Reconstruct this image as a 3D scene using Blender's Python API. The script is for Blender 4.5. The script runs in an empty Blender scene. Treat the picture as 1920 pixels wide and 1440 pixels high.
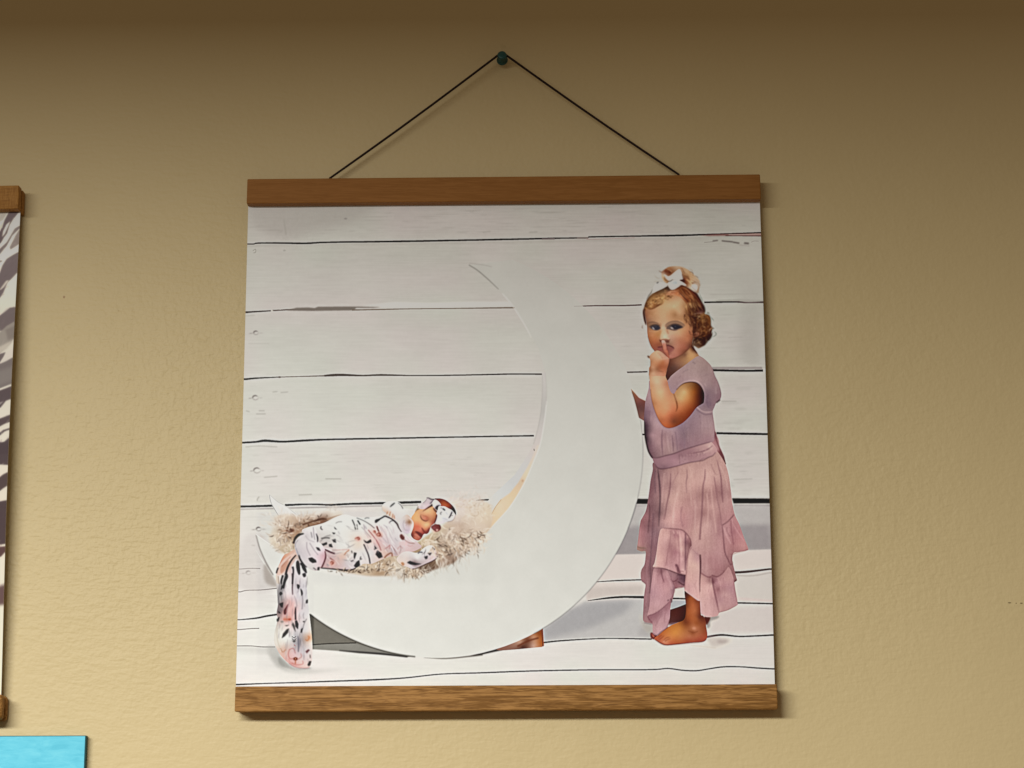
import bpy, bmesh, math, random
from mathutils import Vector, Matrix

S = bpy.context.scene
COL = S.collection
# ---------------------------------------------------------------- camera, light, exposure
cam = bpy.data.objects.new('camera', bpy.data.cameras.new('camera'))
COL.objects.link(cam); S.camera = cam
cam.data.sensor_width = 36.0
cam.data.lens = 36.0 * 3900 / 1920
cam.data.clip_start = 0.05; cam.data.clip_end = 50
def look(p, yw, r):
    cp, sp, cy, sy = math.cos(p), math.sin(p), math.cos(yw), math.sin(yw)
    f = Vector((sy * cp, cy * cp, sp)); rt = Vector((cy, -sy, 0)); up = rt.cross(f)
    c, s = math.cos(r), math.sin(r)
    rt, up = rt * c + up * s, up * c - rt * s
    return Matrix((rt, up, -f)).transposed()
M = look(0.22268291, -0.01603811, -0.00343064).to_4x4()
M.translation = Vector((0.03153073, -1.58707591, -0.12506663))
cam.matrix_world = M

W = bpy.data.worlds.new('World'); S.world = W; W.use_nodes = True
bg = W.node_tree.nodes['Background']
bg.inputs[0].default_value = (1.0, 0.76, 0.53, 1); bg.inputs[1].default_value = 0.165

def area(name, loc, tgt, sx, sy, power, col):
    L = bpy.data.lights.new(name, 'AREA'); L.shape = 'RECTANGLE'; L.size = sx; L.size_y = sy
    L.energy = power; L.color = col
    o = bpy.data.objects.new(name, L); COL.objects.link(o)
    o.location = loc
    o.rotation_euler = (Vector(tgt) - Vector(loc)).to_track_quat('-Z', 'Y').to_euler()
    return o
# the ceiling panel of the room, above and in front of the wall, a little to the left
area('ceiling_lamp', (-0.88, -1.72, 0.540), (-0.88, -1.72, -1.0), 1.4, 0.50, 132.0, (0.955, 0.98, 0.96))

S.view_settings.view_transform = 'Standard'; S.view_settings.look = 'None'
S.view_settings.exposure = 0.0; S.view_settings.gamma = 1.0
S.view_settings.use_curve_mapping = False
S.cycles.max_bounces = 6

# ---------------------------------------------------------------- painting of the flat prints
# The printed sheets are flat pictures; they are painted here in code, shape by shape, as an
# array of colours (coordinates are those of the traced picture, X0..X1 by Y0..Y1).
import numpy as np
import math, random

def s2l(c):
    c = np.asarray(c, float) / 255.0
    return np.where(c <= 0.04045, c / 12.92, ((c + 0.055) / 1.055) ** 2.4)

def l2s(c):
    c = np.clip(c, 0, 1)
    return np.where(c <= 0.0031308, c * 12.92, 1.055 * np.power(c, 1 / 2.4) - 0.055)

def blobs(h, w, sy, sx, rng, shear=0.0):
    n = vnoise(h, w + 200, sy, sx, rng)
    if shear: n = np.stack([np.roll(n[i], int(i * shear)) for i in range(h)])
    return n[:, :w]

class Canvas:
    def __init__(s, x0, y0, x1, y1, S):
        s.x0, s.y0, s.S = x0, y0, S
        s.w, s.h = int((x1 - x0) * S), int((y1 - y0) * S)
        s.a = np.zeros((s.h, s.w, 3))
    def px(s, p):
        p = np.asarray(p, float)
        return (p - (s.x0, s.y0)) * s.S

def smooth(p, closed=True, n=6):
    """Catmull-Rom curve through the points"""
    p = np.asarray(p, float)
    m = len(p)
    if m < 3: return p
    if closed: q = np.vstack([p[-1], p, p[0], p[1]]); k = m
    else: q = np.vstack([2 * p[0] - p[1], p, 2 * p[-1] - p[-2]]); k = m - 1
    t = np.linspace(0, 1, n, endpoint=False)[:, None]
    out = []
    for i in range(k):
        a, b, c, d = q[i], q[i + 1], q[i + 2], q[i + 3]
        out.append(0.5 * (2 * b + (c - a) * t + (2 * a - 5 * b + 4 * c - d) * t * t + (3 * b - a - 3 * c + d) * t ** 3))
    r = np.vstack(out)
    return r if closed else np.vstack([r, p[-1]])

def box1(a, r, ax):
    n = a.shape[ax]
    pad = [(0, 0)] * a.ndim; pad[ax] = (r + 1, r)
    c = np.cumsum(np.pad(a, pad, mode='edge'), axis=ax)
    hi = np.take(c, range(2 * r + 1, 2 * r + 1 + n), axis=ax)
    lo = np.take(c, range(0, n), axis=ax)
    return (hi - lo) / (2 * r + 1)

def blur(a, sg):
    if sg < 0.3: return a
    r = max(1, int(round(sg * 0.95)))
    for _ in range(3):
        a = box1(box1(a, r, 0), r, 1)
    return a

SUB = 3
def mask(cv, pts, sg=0.0):
    """coverage of a closed outline: (x, y, array)"""
    p = cv.px(pts); pad = int(3 * sg) + 2
    xa = max(0, int(p[:, 0].min()) - pad); ya = max(0, int(p[:, 1].min()) - pad)
    xb = min(cv.w, int(p[:, 0].max()) + pad + 2); yb = min(cv.h, int(p[:, 1].max()) + pad + 2)
    if xb <= xa + 1 or yb <= ya + 1: return None
    H, W = (yb - ya), (xb - xa)
    q = np.roll(p, -1, 0)
    ys = ya + (np.arange(H * SUB) + 0.5) / SUB
    y1, y2 = p[:, 1][None], q[:, 1][None]
    Y = ys[:, None]
    up = (y1 <= Y) & (y2 > Y); dn = (y2 <= Y) & (y1 > Y)
    rr, ee = np.nonzero(up | dn)
    if len(rr) == 0: return None
    sgn = np.where(up[rr, ee], 1.0, -1.0)
    yy = ys[rr]
    xc = p[ee, 0] + (yy - p[ee, 1]) * (q[ee, 0] - p[ee, 0]) / (q[ee, 1] - p[ee, 1]) - xa
    xc = np.clip(xc, 0, W - 0.001)
    xi = xc.astype(int); f = xc - xi
    acc = np.zeros((H, W + 2))
    np.add.at(acc, (rr // SUB, xi), sgn * (1 - f) / SUB)
    np.add.at(acc, (rr // SUB, xi + 1), sgn * f / SUB)
    m = np.clip(np.abs(np.cumsum(acc, 1)[:, :W]), 0, 1)
    if sg > 0: m = blur(m, sg)
    return xa, ya, m

def put(cv, mk, col, al=1.0):
    if mk is None: return
    x, y, m = mk
    s = cv.a[y:y + m.shape[0], x:x + m.shape[1]]
    m = (m * al)[..., None]
    s += (np.asarray(col, float) - s) * m

def field(cv, mk, smp, rad, relax=0.10):
    """smooth colour field through scattered samples (x, y, r, g, b): radial basis, slightly relaxed"""
    x, y, m = mk
    H, W = m.shape
    smp = np.asarray(smp, float)
    n = len(smp)
    c2 = (rad * 0.35) ** 2
    D = np.sqrt((smp[:, None, 0] - smp[None, :, 0]) ** 2 + (smp[:, None, 1] - smp[None, :, 1]) ** 2 + c2)
    A = np.zeros((n + 1, n + 1)); A[:n, :n] = -D + np.eye(n) * rad * relax; A[:n, n] = A[n, :n] = 1
    k = np.linalg.solve(A, np.vstack([smp[:, 2:], np.zeros((1, 3))]))
    st = 2 if H * W > 3000 else 1
    gx = (x + np.arange(0, W + st, st)) / cv.S + cv.x0
    gy = (y + np.arange(0, H + st, st)) / cv.S + cv.y0
    d = np.sqrt((gx[None, :, None] - smp[:, 0]) ** 2 + (gy[:, None, None] - smp[:, 1]) ** 2 + c2)
    c = -(d @ k[:n]) + k[n]
    lo, hi = smp[:, 2:].min(0) - 6, smp[:, 2:].max(0) + 6
    c = np.clip(c, lo, hi)
    if st == 2:
        c = np.repeat(np.repeat(c, 2, 0), 2, 1)
        c = 0.25 * (c[:-1, :-1] + c[1:, :-1] + c[:-1, 1:] + c[1:, 1:])
    return c[:H, :W]

class Pen:
    """draws on a canvas with the coordinates of one traced patch: origin (ox, oy), enlarged s times"""
    def __init__(s, cv, ox=0, oy=0, sc=1.0):
        s.cv, s.o, s.sc = cv, np.array([ox, oy], float), sc
    def P(s, pts):
        return np.asarray(pts, float) / s.sc + s.o
    def poly(s, pts, col, al=1.0, sg=0.0, sm=True):
        p = s.P(pts)
        if sm: p = smooth(p)
        put(s.cv, mask(s.cv, p, sg), col, al)
    def fill(s, pts, smp, rad=5.0, al=1.0, sg=0.0, sm=True, relax=0.10):
        p = s.P(pts)
        if sm: p = smooth(p)
        mk = mask(s.cv, p, sg)
        if mk is None: return
        q = np.asarray(smp, float).copy(); q[:, :2] = s.P(q[:, :2])
        put(s.cv, mk, field(s.cv, mk, q, rad, relax), al)
    def ell(s, x, y, rx, ry, col, al=1.0, sg=0.0, rot=0.0):
        t = np.linspace(0, 2 * math.pi, 20, endpoint=False)
        c, n = math.cos(math.radians(rot)), math.sin(math.radians(rot))
        u, v = rx * np.cos(t), ry * np.sin(t)
        s.poly(np.stack([x + u * c - v * n, y + u * n + v * c], 1), col, al, sg, False)
    def line(s, pts, w, col, al=1.0, sg=0.0, taper=0.0, sm=True):
        """stroke; w in traced-picture pixels, one number or one per point"""
        p = s.P(pts)
        w = np.ones(len(p)) * w if np.isscalar(w) else np.asarray(w, float)
        if sm and len(p) > 2:
            k = 5; t0 = np.arange(len(p)); 
            p2 = smooth(p, False, k); t = np.linspace(0, len(p) - 1, len(p2))
            w = np.interp(t, t0, w); p = p2
        n = len(p)
        if taper:
            t = np.linspace(0, 1, n)
            if n == 2:
                p = np.array([p[0], (p[0] + p[1]) / 2, p[1]]); t = np.array([0, .5, 1]); w = np.array([w[0], (w[0] + w[1]) / 2, w[1]]); n = 3
            w = w * np.clip(np.minimum(t, 1 - t) / taper + 0.15, 0, 1)
        d = np.gradient(p, axis=0); L = np.hypot(d[:, 0], d[:, 1])[:, None] + 1e-9
        nn = np.stack([-d[:, 1], d[:, 0]], 1) / L * (w / 2)[:, None]
        put(s.cv, mask(s.cv, np.vstack([p + nn, (p - nn)[::-1]]), sg), col, al)

def vnoise(h, w, sy, sx, rng):
    """smooth value noise, cell sy by sx pixels"""
    gh, gw = int(h / sy) + 3, int(w / sx) + 3
    g = rng.random((gh, gw))
    y = np.arange(h) / sy; x = np.arange(w) / sx
    yi = y.astype(int); xi = x.astype(int)
    fy = (y - yi)[:, None]; fx = (x - xi)[None]
    fy = fy * fy * (3 - 2 * fy); fx = fx * fx * (3 - 2 * fx)
    a = g[yi][:, xi]; b = g[yi][:, xi + 1]; c = g[yi + 1][:, xi]; d = g[yi + 1][:, xi + 1]
    return (a * (1 - fx) + b * fx) * (1 - fy) + (c * (1 - fx) + d * fx) * fy - 0.5

# colour that the white of the sheet shows at each height of the traced picture; the paint is
# divided by it, so that the sheet carries its own colours only and the lamps shade it
WY = [370, 400, 450, 500, 550, 600, 700, 800, 900, 1000, 1100, 1290]
WC = [(148, 139, 131), (153, 144, 136), (164, 157, 148), (174, 168, 158), (184, 179, 168), (194, 189, 178),
      (204, 199, 188), (208, 204, 194), (213, 210, 201), (219, 217, 209), (225, 223, 217), (234, 233, 229)]
def white_at(y):
    return np.stack([np.interp(y, WY, [c[i] for c in WC]) for i in range(3)], -1)

def homography(src, dst):
    A = []
    for (x, y), (u, v) in zip(src, dst):
        A.append([x, y, 1, 0, 0, 0, -u * x, -u * y]); A.append([0, 0, 0, x, y, 1, -v * x, -v * y])
    h = np.linalg.solve(np.array(A, float), np.array(dst, float).reshape(-1))
    return np.append(h, 1).reshape(3, 3)

def rectify(cv, corners, W, H, base=0.845):
    """painted picture -> reflectance of the sheet, W by H, corners TL TR BR BL"""
    lin = s2l(cv.a) / s2l(white_at(cv.y0 + (np.arange(cv.h) + 0.5) / cv.S))[:, None, :] * base
    M = homography([(0, 0), (W, 0), (W, H), (0, H)], corners)
    X, Y = np.meshgrid(np.arange(W) + 0.5, np.arange(H) + 0.5)
    d = M[2, 0] * X + M[2, 1] * Y + 1
    u = ((M[0, 0] * X + M[0, 1] * Y + M[0, 2]) / d - cv.x0) * cv.S - 0.5
    v = ((M[1, 0] * X + M[1, 1] * Y + M[1, 2]) / d - cv.y0) * cv.S - 0.5
    u = np.clip(u, 0, cv.w - 1.001); v = np.clip(v, 0, cv.h - 1.001)
    i, j = u.astype(int), v.astype(int); fu, fv = (u - i)[..., None], (v - j)[..., None]
    o = (lin[j, i] * (1 - fu) + lin[j, i + 1] * fu) * (1 - fv) + (lin[j + 1, i] * (1 - fu) + lin[j + 1, i + 1] * fu) * fv
    return np.clip(o * (1.0, .982, .945), 0.003, 0.92)

def paint_children_picture():
    cv = Canvas(436, 366, 1464, 1292, 1.5)
    rng = np.random.default_rng(7); rd = random.Random(11)
    ys = cv.y0 + (np.arange(cv.h) + 0.5) / cv.S
    cv.a[:] = white_at(ys)[:, None, :]
    G = Pen(cv)
    n = vnoise(cv.h, cv.w, 60, 90, rng); n2 = vnoise(cv.h, cv.w, 3, 60, rng); n3 = vnoise(cv.h, cv.w, 7, 26, rng)
    pk = vnoise(cv.h, cv.w, 80, 120, rng)
    cv.a += (n * 5 + n2 * 3.2 + n3 * 2.5)[..., None]
    cv.a += pk[..., None] * np.array([4, -3, 1.5])
    W = lambda y, k=0: tuple(white_at(y) + k)
    # wood grain, worn in places
    for _ in range(420):
        x = rd.uniform(440, 1440); y = rd.choice([rd.uniform(845, 930), rd.uniform(380, 440), rd.uniform(950, 1060), rd.uniform(580, 800)])
        if 480 < x < 1000 and 500 < y < 830: continue
        L = rd.uniform(8, 60); dy = -L * 0.012
        G.line([(x, y), (x + L / 2, y + dy / 2 + rd.uniform(-.6, .6)), (x + L, y + dy)], rd.uniform(.6, 1.5), W(y, -34), rd.uniform(.1, .42), .6, .4)
    # upper board and its stains; the dark corner patch paints the sheet's curl shading
    G.poly([(470, 384), (620, 383), (700, 384), (640, 420), (560, 440), (505, 438), (470, 410)], W(400, -12), .6, 14)
    G.ell(600, 400, 90, 20, W(400, -10), .5, 12); G.line([(532, 410), (536, 440)], 3, W(420, -22), .5, 1.5)
    G.ell(648, 410, 3, 1.2, (100, 92, 88), .7, .6); G.ell(533, 469, 2.4, 1.2, (120, 114, 106), .6, .6)
    G.line([(474, 470), (479, 467), (479, 473), (475, 474)], 1.3, (120, 114, 104), .6)
    G.line([(905, 436), (920, 434)], 3, W(430, -18), .5, 1.5); G.line([(992, 436), (1008, 435)], 3, W(430, -22), .5, 1.5)
    D = (38, 24, 26)
    # joint 1
    G.line([(464, 460), (700, 457), (1000, 453), (1424, 442)], 5, W(450, -18), .45, 2.0)
    G.line([(463, 457.5), (476, 457.3), (484, 455.6), (530, 455), (575, 455.6), (610, 454.2), (700, 453.3), (770, 452.4), (860, 450.8), (960, 448.8), (1015, 447.6), (1060, 446.6), (1103, 446.2)], [2, 2, 2.6, 3, 3.4, 3, 3.2, 3.4, 3.2, 3.2, 3, 2.6, 2.4], D)
    G.line([(1016, 448.4), (1040, 448.2)], 3, (120, 108, 104), .8); G.line([(1082, 446.5), (1102, 446)], 3, (130, 118, 110), .8)
    G.line([(1103, 444.4), (1180, 443), (1260, 441.8), (1320, 440.2), (1370, 438.6), (1425, 436.6)], [2.6, 2.6, 3.6, 3, 2.6, 2.2], D)
    G.poly([(1310, 441), (1345, 438.6), (1425, 438), (1425, 443.4), (1380, 442.4), (1330, 443)], (118, 84, 78), .85, .5, False)
    G.line([(1360, 442.5), (1425, 443)], 1.4, (70, 40, 40), .8); G.line([(1366, 440.4), (1424, 440.4)], 1.3, (165, 140, 132), .7)
    G.line([(1103, 446.6), (1104, 449), (1160, 447), (1190, 446)], 1, (140, 110, 106), .6)
    for a, b, w in (((1336, 452), (1346, 451), 1.8), ((1353, 452), (1374, 454), 2.4), ((1374, 454.5), (1386, 456.5), 2.6), ((1395, 456.4), (1404, 457.2), 3.6)):
        G.line([a, b], w, (84, 74, 70), .85, .4)
    G.line([(1320, 455), (1336, 453.6), (1346, 452)], 1, (120, 110, 104), .7); G.line([(1408, 455), (1414, 452.5), (1422, 453)], 1, (130, 118, 112), .7)
    G.line([(1386, 460), (1405, 462)], 1.4, (135, 122, 118), .5, .6)
    # joint 2
    G.poly([(680, 574), (740, 567), (800, 569), (880, 567), (950, 567), (962, 573), (964, 576), (770, 578.5)], W(575, 26), .8, 2.2, False)
    G.line([(462, 585.6), (470, 584.8), (508, 582.6)], [4, 3, 2.2], (70, 58, 52))
    G.line([(511, 582.2), (545, 580.6), (590, 581)], 2.4, (98, 84, 76)); G.ell(510, 583, 2.5, 1.2, (200, 188, 172))
    G.line([(524, 580), (540, 577)], 1.6, (214, 204, 192), .8)
    G.poly([(536, 582), (556, 577), (578, 576.4), (590, 577.6), (596, 575.2), (655, 574.8), (690, 575.4), (715, 576), (700, 577.6), (668, 577.4), (664, 582), (590, 583), (560, 582.6)], (122, 112, 102), 1, .4, False)
    G.line([(660, 581.4), (720, 580.4), (770, 579.4), (850, 578.8), (965, 577.4)], [2.4, 2.2, 1.8, 1.8, 2.8], (122, 108, 94))
    G.line([(1076, 574.8), (1116, 573.6), (1170, 573.2), (1203, 572)], [1.6, 2.2, 2.4, 2.6], (84, 56, 54)); G.line([(1080, 572), (1200, 569)], 3, W(570, -14), .4, 1.6)
    G.poly([(1322, 566.5), (1350, 563), (1385, 562), (1426, 564), (1427, 570), (1320, 569)], W(565, -30), .8, 1.2, False)
    G.line([(1320, 567.6), (1380, 567.2), (1400, 568.6), (1427, 568)], 3, (56, 36, 38)); G.line([(1330, 553), (1420, 552)], 1.6, W(555, -22), .6, .8)
    # joint 3
    G.line([(460, 711), (480, 709), (522, 707)], [3.6, 3, 1.6], (44, 32, 28)); G.ell(524, 707, 3, 1.6, (100, 88, 80))
    G.line([(522, 707), (560, 706), (612, 704.6)], [1.6, 1.4, 2.4], (110, 96, 84))
    G.line([(608, 704.6), (625, 703.4), (645, 703.2), (680, 704.4), (715, 703.4), (770, 704.6)], [3.4, 4.6, 4.4, 2.6, 3.6, 2], (88, 76, 68))
    G.line([(770, 704.6), (850, 704.2), (960, 702), (1018, 702.2)], [2, 2.4, 2.6, 2.8], (74, 62, 56))
    G.line([(1169, 698.6), (1185, 698.2), (1214, 697.4)], 2.6, (84, 70, 66)); G.poly([(1332, 689), (1428, 689.5), (1429, 694), (1336, 694)], (152, 140, 136), .9, .8, False)
    G.line([(1336, 695), (1370, 696), (1400, 696.6), (1430, 696.4)], 4, (40, 24, 28))
    # joint 4
    G.line([(457, 829.8), (480, 828.4), (497, 826.2), (530, 828), (575, 825.8), (620, 824), (740, 822), (860, 820), (1001, 817.6)], [3.6, 3.6, 5, 3.6, 4, 3.2, 3, 2.6, 2.8], (34, 22, 20))
    G.line([(460, 838), (485, 836), (520, 838)], 1.6, W(830, -50), .6, .6); G.line([(1201, 815), (1209, 815)], 3, (44, 30, 30))
    G.line([(1343, 813), (1380, 814), (1437, 815.6)], 4.2, (36, 20, 24)); G.line([(1350, 818), (1436, 820)], 3, W(820, -20), .5, 1.2)
    # joint 5
    G.line([(453, 954.5), (515, 953), (600, 951), (700, 948.6), (790, 947)], 2.6, (168, 162, 158), .85, .6)
    G.line([(453, 949.6), (480, 949), (512, 948)], 4, (22, 16, 18)); G.line([(534, 947.2), (580, 945.4), (620, 946.6), (660, 944.8), (720, 943.6), (790, 941.6)], [4, 3, 3.6, 3.6, 4.4, 4.6], (22, 16, 18))
    G.line([(600, 948), (625, 944)], 2, (190, 182, 172), .6)
    G.line([(892, 938.8), (905, 938), (919, 937.6)], [1.5, 3, 3.4], (48, 40, 40))
    G.poly([(1192, 935.6), (1216, 935.8), (1214, 945.4), (1190, 945)], (20, 8, 12), 1, .3, False)
    G.poly([(1372, 935), (1439, 936), (1440, 945), (1375, 944.6)], (18, 8, 12), 1, .3, False)
    G.line([(1376, 948), (1440, 949)], 3, (150, 142, 140), .8, .8); G.line([(1190, 949), (1214, 948)], 3, (140, 132, 132), .7, .8)
    # skirting shade above the floor, on the right
    G.poly([(1160, 946), (1440, 947), (1446, 1031), (1380, 1034), (1200, 1040), (1120, 1044)], (186, 180, 178), .75, 2, False)
    G.poly([(1130, 1000), (1200, 985), (1440, 985), (1446, 1031), (1380, 1033), (1200, 1040), (1110, 1044)], (158, 151, 152), .8, 5, False)
    G.poly([(1100, 1041), (1205, 1039), (1380, 1033), (1448, 1031), (1452, 1130), (1100, 1130)], (226, 216, 210), 1, .8, False)
    G.poly([(1100, 1102), (1205, 1098), (1206, 1118), (1100, 1124)], (204, 194, 188), .7, 4, False)
    G.poly([(1380, 1076), (1448, 1069), (1450, 1130), (1384, 1130)], (220, 214, 208), .8, 2, False)
    G.line([(1370, 1074), (1400, 1072.6), (1445, 1067.4)], [4, 4.4, 3.4], (92, 74, 72)); G.line([(1372, 1079), (1410, 1080), (1446, 1074)], 1.8, (176, 166, 160), .7, .8)
    G.line([(1114, 1091.4), (1160, 1088.6), (1204, 1087.2)], [1, 2.4, 2.4], (70, 56, 58))
    # floor boards
    G.poly([(1096, 1128), (1208, 1122), (1226, 1170), (1222, 1197), (1100, 1198), (1018, 1204), (1018, 1180)], (196, 194, 194), .9, 3, False)
    G.poly([(1070, 1140), (1120, 1128), (1190, 1126), (1170, 1150), (1100, 1180), (1020, 1200), (1018, 1180)], (168, 167, 170), .75, 7, False)
    G.poly([(1210, 1150), (1230, 1150), (1226, 1200), (1196, 1190)], (176, 172, 172), .6, 5, False)
    G.line([(1102, 1126.4), (1140, 1121.4), (1170, 1119.4), (1208, 1120)], [1, 3.4, 4, 4.6], (40, 26, 30))
    G.line([(1256, 1122), (1290, 1123)], 3, (48, 28, 32)); G.line([(1378, 1130.6), (1420, 1131.6), (1448, 1132.4)], 2.8, (52, 32, 38))
    G.line([(1380, 1122), (1448, 1128)], 4, (228, 205, 202), .6, 2)
    G.poly([(1256, 1125), (1290, 1126), (1288, 1135), (1258, 1145)], (178, 178, 184), .9, 1, False)
    G.poly([(1330, 1140), (1449, 1136), (1452, 1186), (1330, 1188)], (222, 210, 208), .7, 5, False)
    G.line([(1018, 1205), (1050, 1201.6), (1106, 1198.2), (1150, 1197), (1222, 1198.4)], [3, 2.6, 2, 2, 2.4], (50, 38, 42))
    G.line([(1322, 1195), (1352, 1190.6), (1385, 1193.4), (1420, 1192.4), (1454, 1190.6)], [4, 3.6, 2.8, 2.8, 3], (54, 32, 38))
    G.line([(443, 1283.6), (500, 1281.4), (560, 1279.6), (620, 1277.4), (700, 1274.6), (760, 1271), (826, 1264), (900, 1261.6), (1000, 1258), (1110, 1256), (1220, 1255.6), (1252, 1253.4), (1280, 1256.8), (1306, 1257.6), (1330, 1254), (1356, 1250.4), (1390, 1250.4), (1420, 1252.6), (1455, 1254.6)],
           [3, 2, 2.2, 2.6, 2.8, 2.4, 2, 2.4, 2.4, 2.2, 2.2, 2.2, 2.4, 2.4, 2.2, 2.4, 2.2, 2.6, 2.6], (62, 56, 62))
    for q in ([(449, 1067), (470, 1065.6), (488, 1066)], [(447, 1111), (462, 1107), (490, 1106), (519, 1103)], [(444, 1181), (470, 1178.6), (486, 1178)], [(443, 1211), (470, 1211), (490, 1212.8), (516, 1213)]):
        G.line(q, 1.6, (120, 110, 106), .9)
    G.line([(445, 1162.4), (480, 1159), (500, 1155), (520, 1152)], [1.6, 3, 3.4, 3.4], (70, 56, 56))
    G.poly([(500, 1215), (520, 1215), (530, 1240), (545, 1256), (600, 1256), (640, 1256), (560, 1262), (520, 1250)], (188, 187, 182), .7, 4)
    G.poly([(445, 1213), (516, 1215), (520, 1226), (450, 1222)], W(1215, -22), .6, 4)
    # nail heads and knots on the left
    for x, y, r in ((480, 624, 5), (479, 745.6, 6), (482, 882, 7), (485, 992, 5), (466, 1074, 5)):
        G.ell(x, y, r + .2, r * .72, W(y, -30), .6, .5); G.ell(x + .8, y + .3, r - 1.4, r * .7 - 1.2, W(y, 6), .9, .4); G.line([(x - r, y + 1), (x - r * .7, y - r * .45), (x, y - r * .7), (x + r * .6, y - r * .4)], [.8, 1.8, 1.6, .6], (84, 72, 70), .85, .4); G.line([(x - r * .8, y + r * .4), (x, y + r * .7), (x + r * .8, y + r * .3)], 1.0, (130, 118, 114), .6, .4); G.line([(x - 14, y + 1.4), (x - r, y + .6)], 1.4, (130, 120, 116), .8, .4, .4); G.line([(x + r, y + .4), (x + 14, y + .4)], 1.2, (150, 140, 136), .6, .4, .4)
    G.line([(463, 592), (478, 591)], 1.8, W(590, -26), .6, .8); G.line([(466, 644), (505, 644)], 1, W(640, -26), .6, .5)
    for q in ([(511, 735), (520, 734)], [(526, 736), (540, 735)], [(461, 770), (468, 772)], [(480, 776), (498, 776)], [(485, 770), (496, 770)], [(482, 939), (483, 935), (486, 931)], [(560, 928), (585, 927)], [(472, 1022), (478, 1023)], [(495, 895), (520, 893)], [(610, 898), (640, 898)]):
        G.line(q, 1.6, W(800, -50), .7, .5)
    G.poly([(458, 1010), (500, 1010), (520, 1100), (450, 1100)], (205, 198, 194), .5, 5)
    # right-hand boards, blotches
    for _ in range(40):
        x, y = rd.uniform(1345, 1420), rd.uniform(590, 930)
        G.ell(x, y, rd.uniform(5, 18), rd.uniform(1, 3.5), W(y, -16), rd.uniform(.15, .5), 2)
    G.line([(1352, 753.4), (1380, 753.4)], 1.2, W(750, -50), .8, .4); G.line([(1375, 900), (1410, 899)], 1.2, W(900, -50), .6, .5)
    G.line([(1365, 634), (1392, 633)], 1.2, W(640, -40), .5, .6); G.poly([(1390, 470), (1424, 460), (1428, 690), (1385, 680)], W(550, -9), .6, 14, False)

    # ---- moon prop
    cx, cy, R = 819, 847, 386.5
    # shade under it
    G.poly([(578, 1148), (590, 1154), (644, 1190), (700, 1212), (770, 1230), (764, 1232), (720, 1227), (673, 1223), (630, 1219), (584, 1216)], (118, 114, 105), 1, .8, False)
    G.poly([(584, 1209), (666, 1206), (770, 1231), (720, 1227), (673, 1225), (630, 1220), (584, 1217)], (138, 136, 129), 1, 1.2, False)
    G.line([(584, 1209), (620, 1206.6), (668, 1205.4)], 2.2, (62, 56, 50)); G.line([(636, 1219.6), (673, 1222.6), (720, 1226.4), (764, 1231.6)], [1, 3, 3.5, 2.4], (52, 48, 48), .9, .5)
    G.line([(795, 1232.6), (835, 1234.6), (880, 1230.6), (905, 1227)], [1, 2, 2.4, 4], (96, 90, 84), .9, .4)
    G.poly([(880, 1230), (905, 1224), (935, 1213), (942, 1219), (905, 1227)], (46, 38, 38), 1, .6, False)
    G.fill([(930, 1218), (960, 1203), (1000, 1183), (1018, 1178), (1020, 1211), (1016, 1213), (975, 1217), (938, 1220)], [(1010, 1188, 150, 84, 40), (1014, 1205, 176, 100, 46), (990, 1200, 120, 70, 46), (1000, 1195, 200, 150, 120), (980, 1212, 90, 50, 36), (975, 1204, 196, 156, 134), (950, 1215, 150, 110, 96), (1000, 1211, 206, 168, 150)], 6, sm=False)
    G.line([(970, 1212), (990, 1202), (1010, 1196)], 3, (110, 52, 26), .8, .5); G.line([(1016, 1182), (1018, 1212)], 2, (110, 62, 40), .8)
    # rear horn
    G.poly([(505, 927), (512, 933), (521, 941), (536, 949), (557, 965), (575, 985), (530, 985), (522, 968), (514, 954), (507, 941)], (222, 221, 216), 1, .3)
    G.line([(505, 928), (508, 942), (515, 955), (524, 970)], 1.2, (170, 168, 164), .8); G.line([(505, 927), (521, 941), (536, 949), (556, 965)], 1, (190, 188, 182), .7)
    # inner rim
    G.fill([(1016, 699), (1024, 700), (1025, 752), (1021, 790), (1013, 834), (1000, 868), (986, 901), (969, 932), (952, 957), (910, 1002), (890, 990), (900, 960), (919, 934), (940, 914), (965, 891), (990, 853), (1001, 832), (1008, 806), (1014, 772), (1017, 730)],
           [(1019, 720, 204, 198, 190), (1018, 770, 192, 188, 180), (1012, 810, 206, 199, 192), (1003, 845, 212, 202, 194), (985, 870, 208, 205, 200), (960, 900, 206, 206, 203), (935, 925, 213, 214, 210), (920, 945, 218, 216, 208)], 10, sm=False)
    G.fill([(1006, 836), (1013, 834), (1000, 868), (986, 901), (969, 932), (952, 957), (910, 1002), (905, 990), (920, 965), (928, 952), (938, 938), (956, 925), (972, 905), (988, 878), (998, 858)],
           [(1002, 856, 220, 206, 192), (985, 892, 228, 208, 180), (965, 925, 228, 202, 168), (940, 950, 232, 208, 180), (920, 975, 230, 205, 172), (975, 905, 214, 192, 165)], 8, 1, .7, sm=False)
    G.line([(940, 937), (930, 950), (921, 966)], 1.2, (190, 160, 120), .7); G.ell(980, 902, 2, 2.5, (196, 160, 130), .8, .5); G.line([(1001, 842), (1002, 846)], 1.6, (90, 80, 74), .8)
    for q in ([(1017, 701), (1017, 730), (1014, 772), (1008, 806), (1000, 834)],):
        G.line(q, 1.2, (178, 172, 164), .7, .4)
    # front face
    t = np.radians(np.linspace(-82, 152, 70))
    outer = [(878, 497)] + [(cx + R * math.cos(a), cy + R * math.sin(a)) for a in t if math.sin(a) > -0.905 or math.cos(a) > .35] + [(514, 1081), (498, 1053), (487, 1028), (480, 1002)]
    outer = [p for p in outer if not (p[0] < 900 and 497 < p[1] < 520)]
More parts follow.
